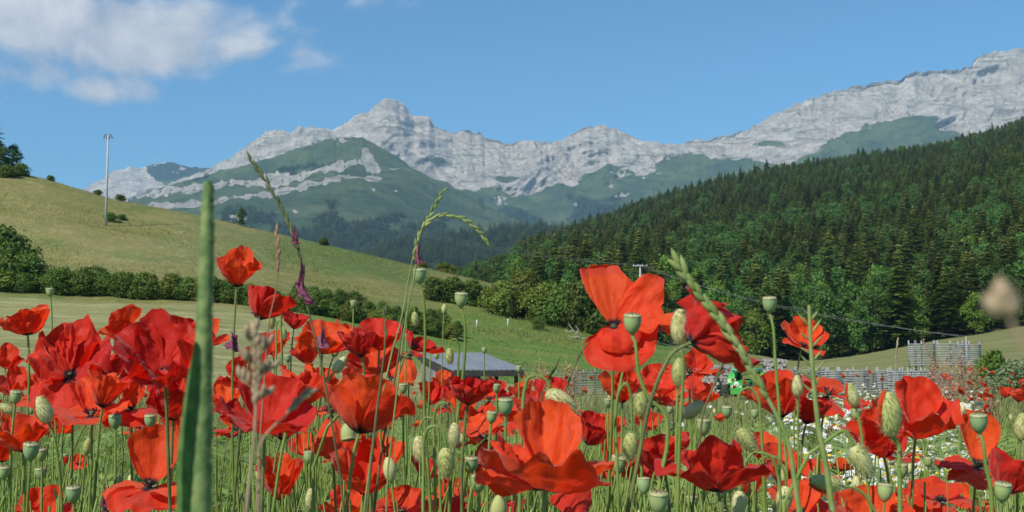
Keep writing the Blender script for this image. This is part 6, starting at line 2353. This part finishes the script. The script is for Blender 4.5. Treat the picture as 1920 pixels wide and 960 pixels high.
# -------- dock weeds and the near bushes on the right
def dock(px, d_, h_, label, seed):
    rg = np.random.default_rng(seed)
    e = empty('dock_plant', Vector((float(col_x(px, d_)), d_, 0)), label, 'weed')
    mb, sd = MB(), MB()
    nb = 6
    for i in range(nb):
        a = rg.uniform(0, 6.28)
        r_ = rg.uniform(.05, .26) * h_
        top = np.array([math.cos(a) * r_, math.sin(a) * r_, h_ * rg.uniform(.7, 1.0)])
        pts_ = bez([(0, 0, -.05), tuple(top * .4 * [.3, .3, 1]), tuple(top * [.7, .7, .75]), tuple(top)], 12)
        mb.tube(pts_, np.linspace(.004, .0012, 12), 5)
        for k in range(70):
            q = pts_[int(rg.integers(5, 12))] + rg.normal(size=3) * .022
            s_ = .011 * rg.uniform(.5, 1.3)
            dv = rg.normal(size=(2, 3))
            dv /= np.linalg.norm(dv, axis=1, keepdims=True)
            sd.add([q - dv[0] * s_, q - dv[1] * s_ * .7, q + dv[0] * s_, q + dv[1] * s_ * .7], [[0, 1, 2, 3]])
    link('stem', mb.build('stem', M['rust']), e)
    link('seed_plume', sd.build('seed_plume', M['rust'], smooth=False), e)
    return e


for i, (px, d_, h_, lab) in enumerate(((1758, 10.5, .60, 'rusty brown dock plant before the raised hurdles, leftmost of the weeds'), (1785, 11, .66, 'tallest rusty dock plant beneath the raised hurdles'),
                                       (1808, 10, .60, 'bushy rusty dock plant right of the tallest one'), (1828, 11, .56, 'rusty dock plant close to the dark green bush'),
                                       (1776, 8.5, .48, 'low rusty dock plant in front of the tall ones'), (1845, 9, .42, 'low reddish dock plant under the dark green bush'),
                                       (1735, 12, .50, 'thin rusty dock plant by the end of the front hurdles'), (1004, 11, .56, 'reddish dock plant behind the crumpled crimson poppy'),
                                       (1066, 12, .58, 'reddish dock plant in front of the lone grey hurdle'))):
    dock(px, d_, h_, lab, 40 + i)
ear('sorrel', [(1732, 640), (1741, 660), (1752, 690), (1762, 720), (1770, 760)], 6.0, 'thin reddish sorrel spike in front of the left raised hurdle', M['rust'], sp_to=.6, n_sp=14, ln=.016, w_=.005,
    spread=.5, r=.002, cat='weed', seed=12)
for px, d_, h_, wd, cr, lab in ((1858, 17, 1.15, .62, BUSH[0], 'dark green young bush at the right behind the weeds'), (1895, 16, .95, .8, None, 'grey green soft bush at the right edge behind the weeds'),
                                (1935, 17, 1.0, .8, None, 'grey green bush cut by the right edge')):
    z = float(ground_z(px, d_))
    if cr is None:
        cr = mesh('crown', *broad_mesh(61, 20, 260, .62, .04, 0.0, 1.0), M['greybush'])
    e = empty('bush', (float(col_x(px, d_)), d_, z - .1), lab, 'bush')
    hh = h_ - z
    e.scale = (hh * wd, hh * wd, hh)
    e.scale = (hh * wd * .8, hh * wd * .8, hh * .62)
    link('crown', cr, e)
    link('trunk', BUSH_T, e)
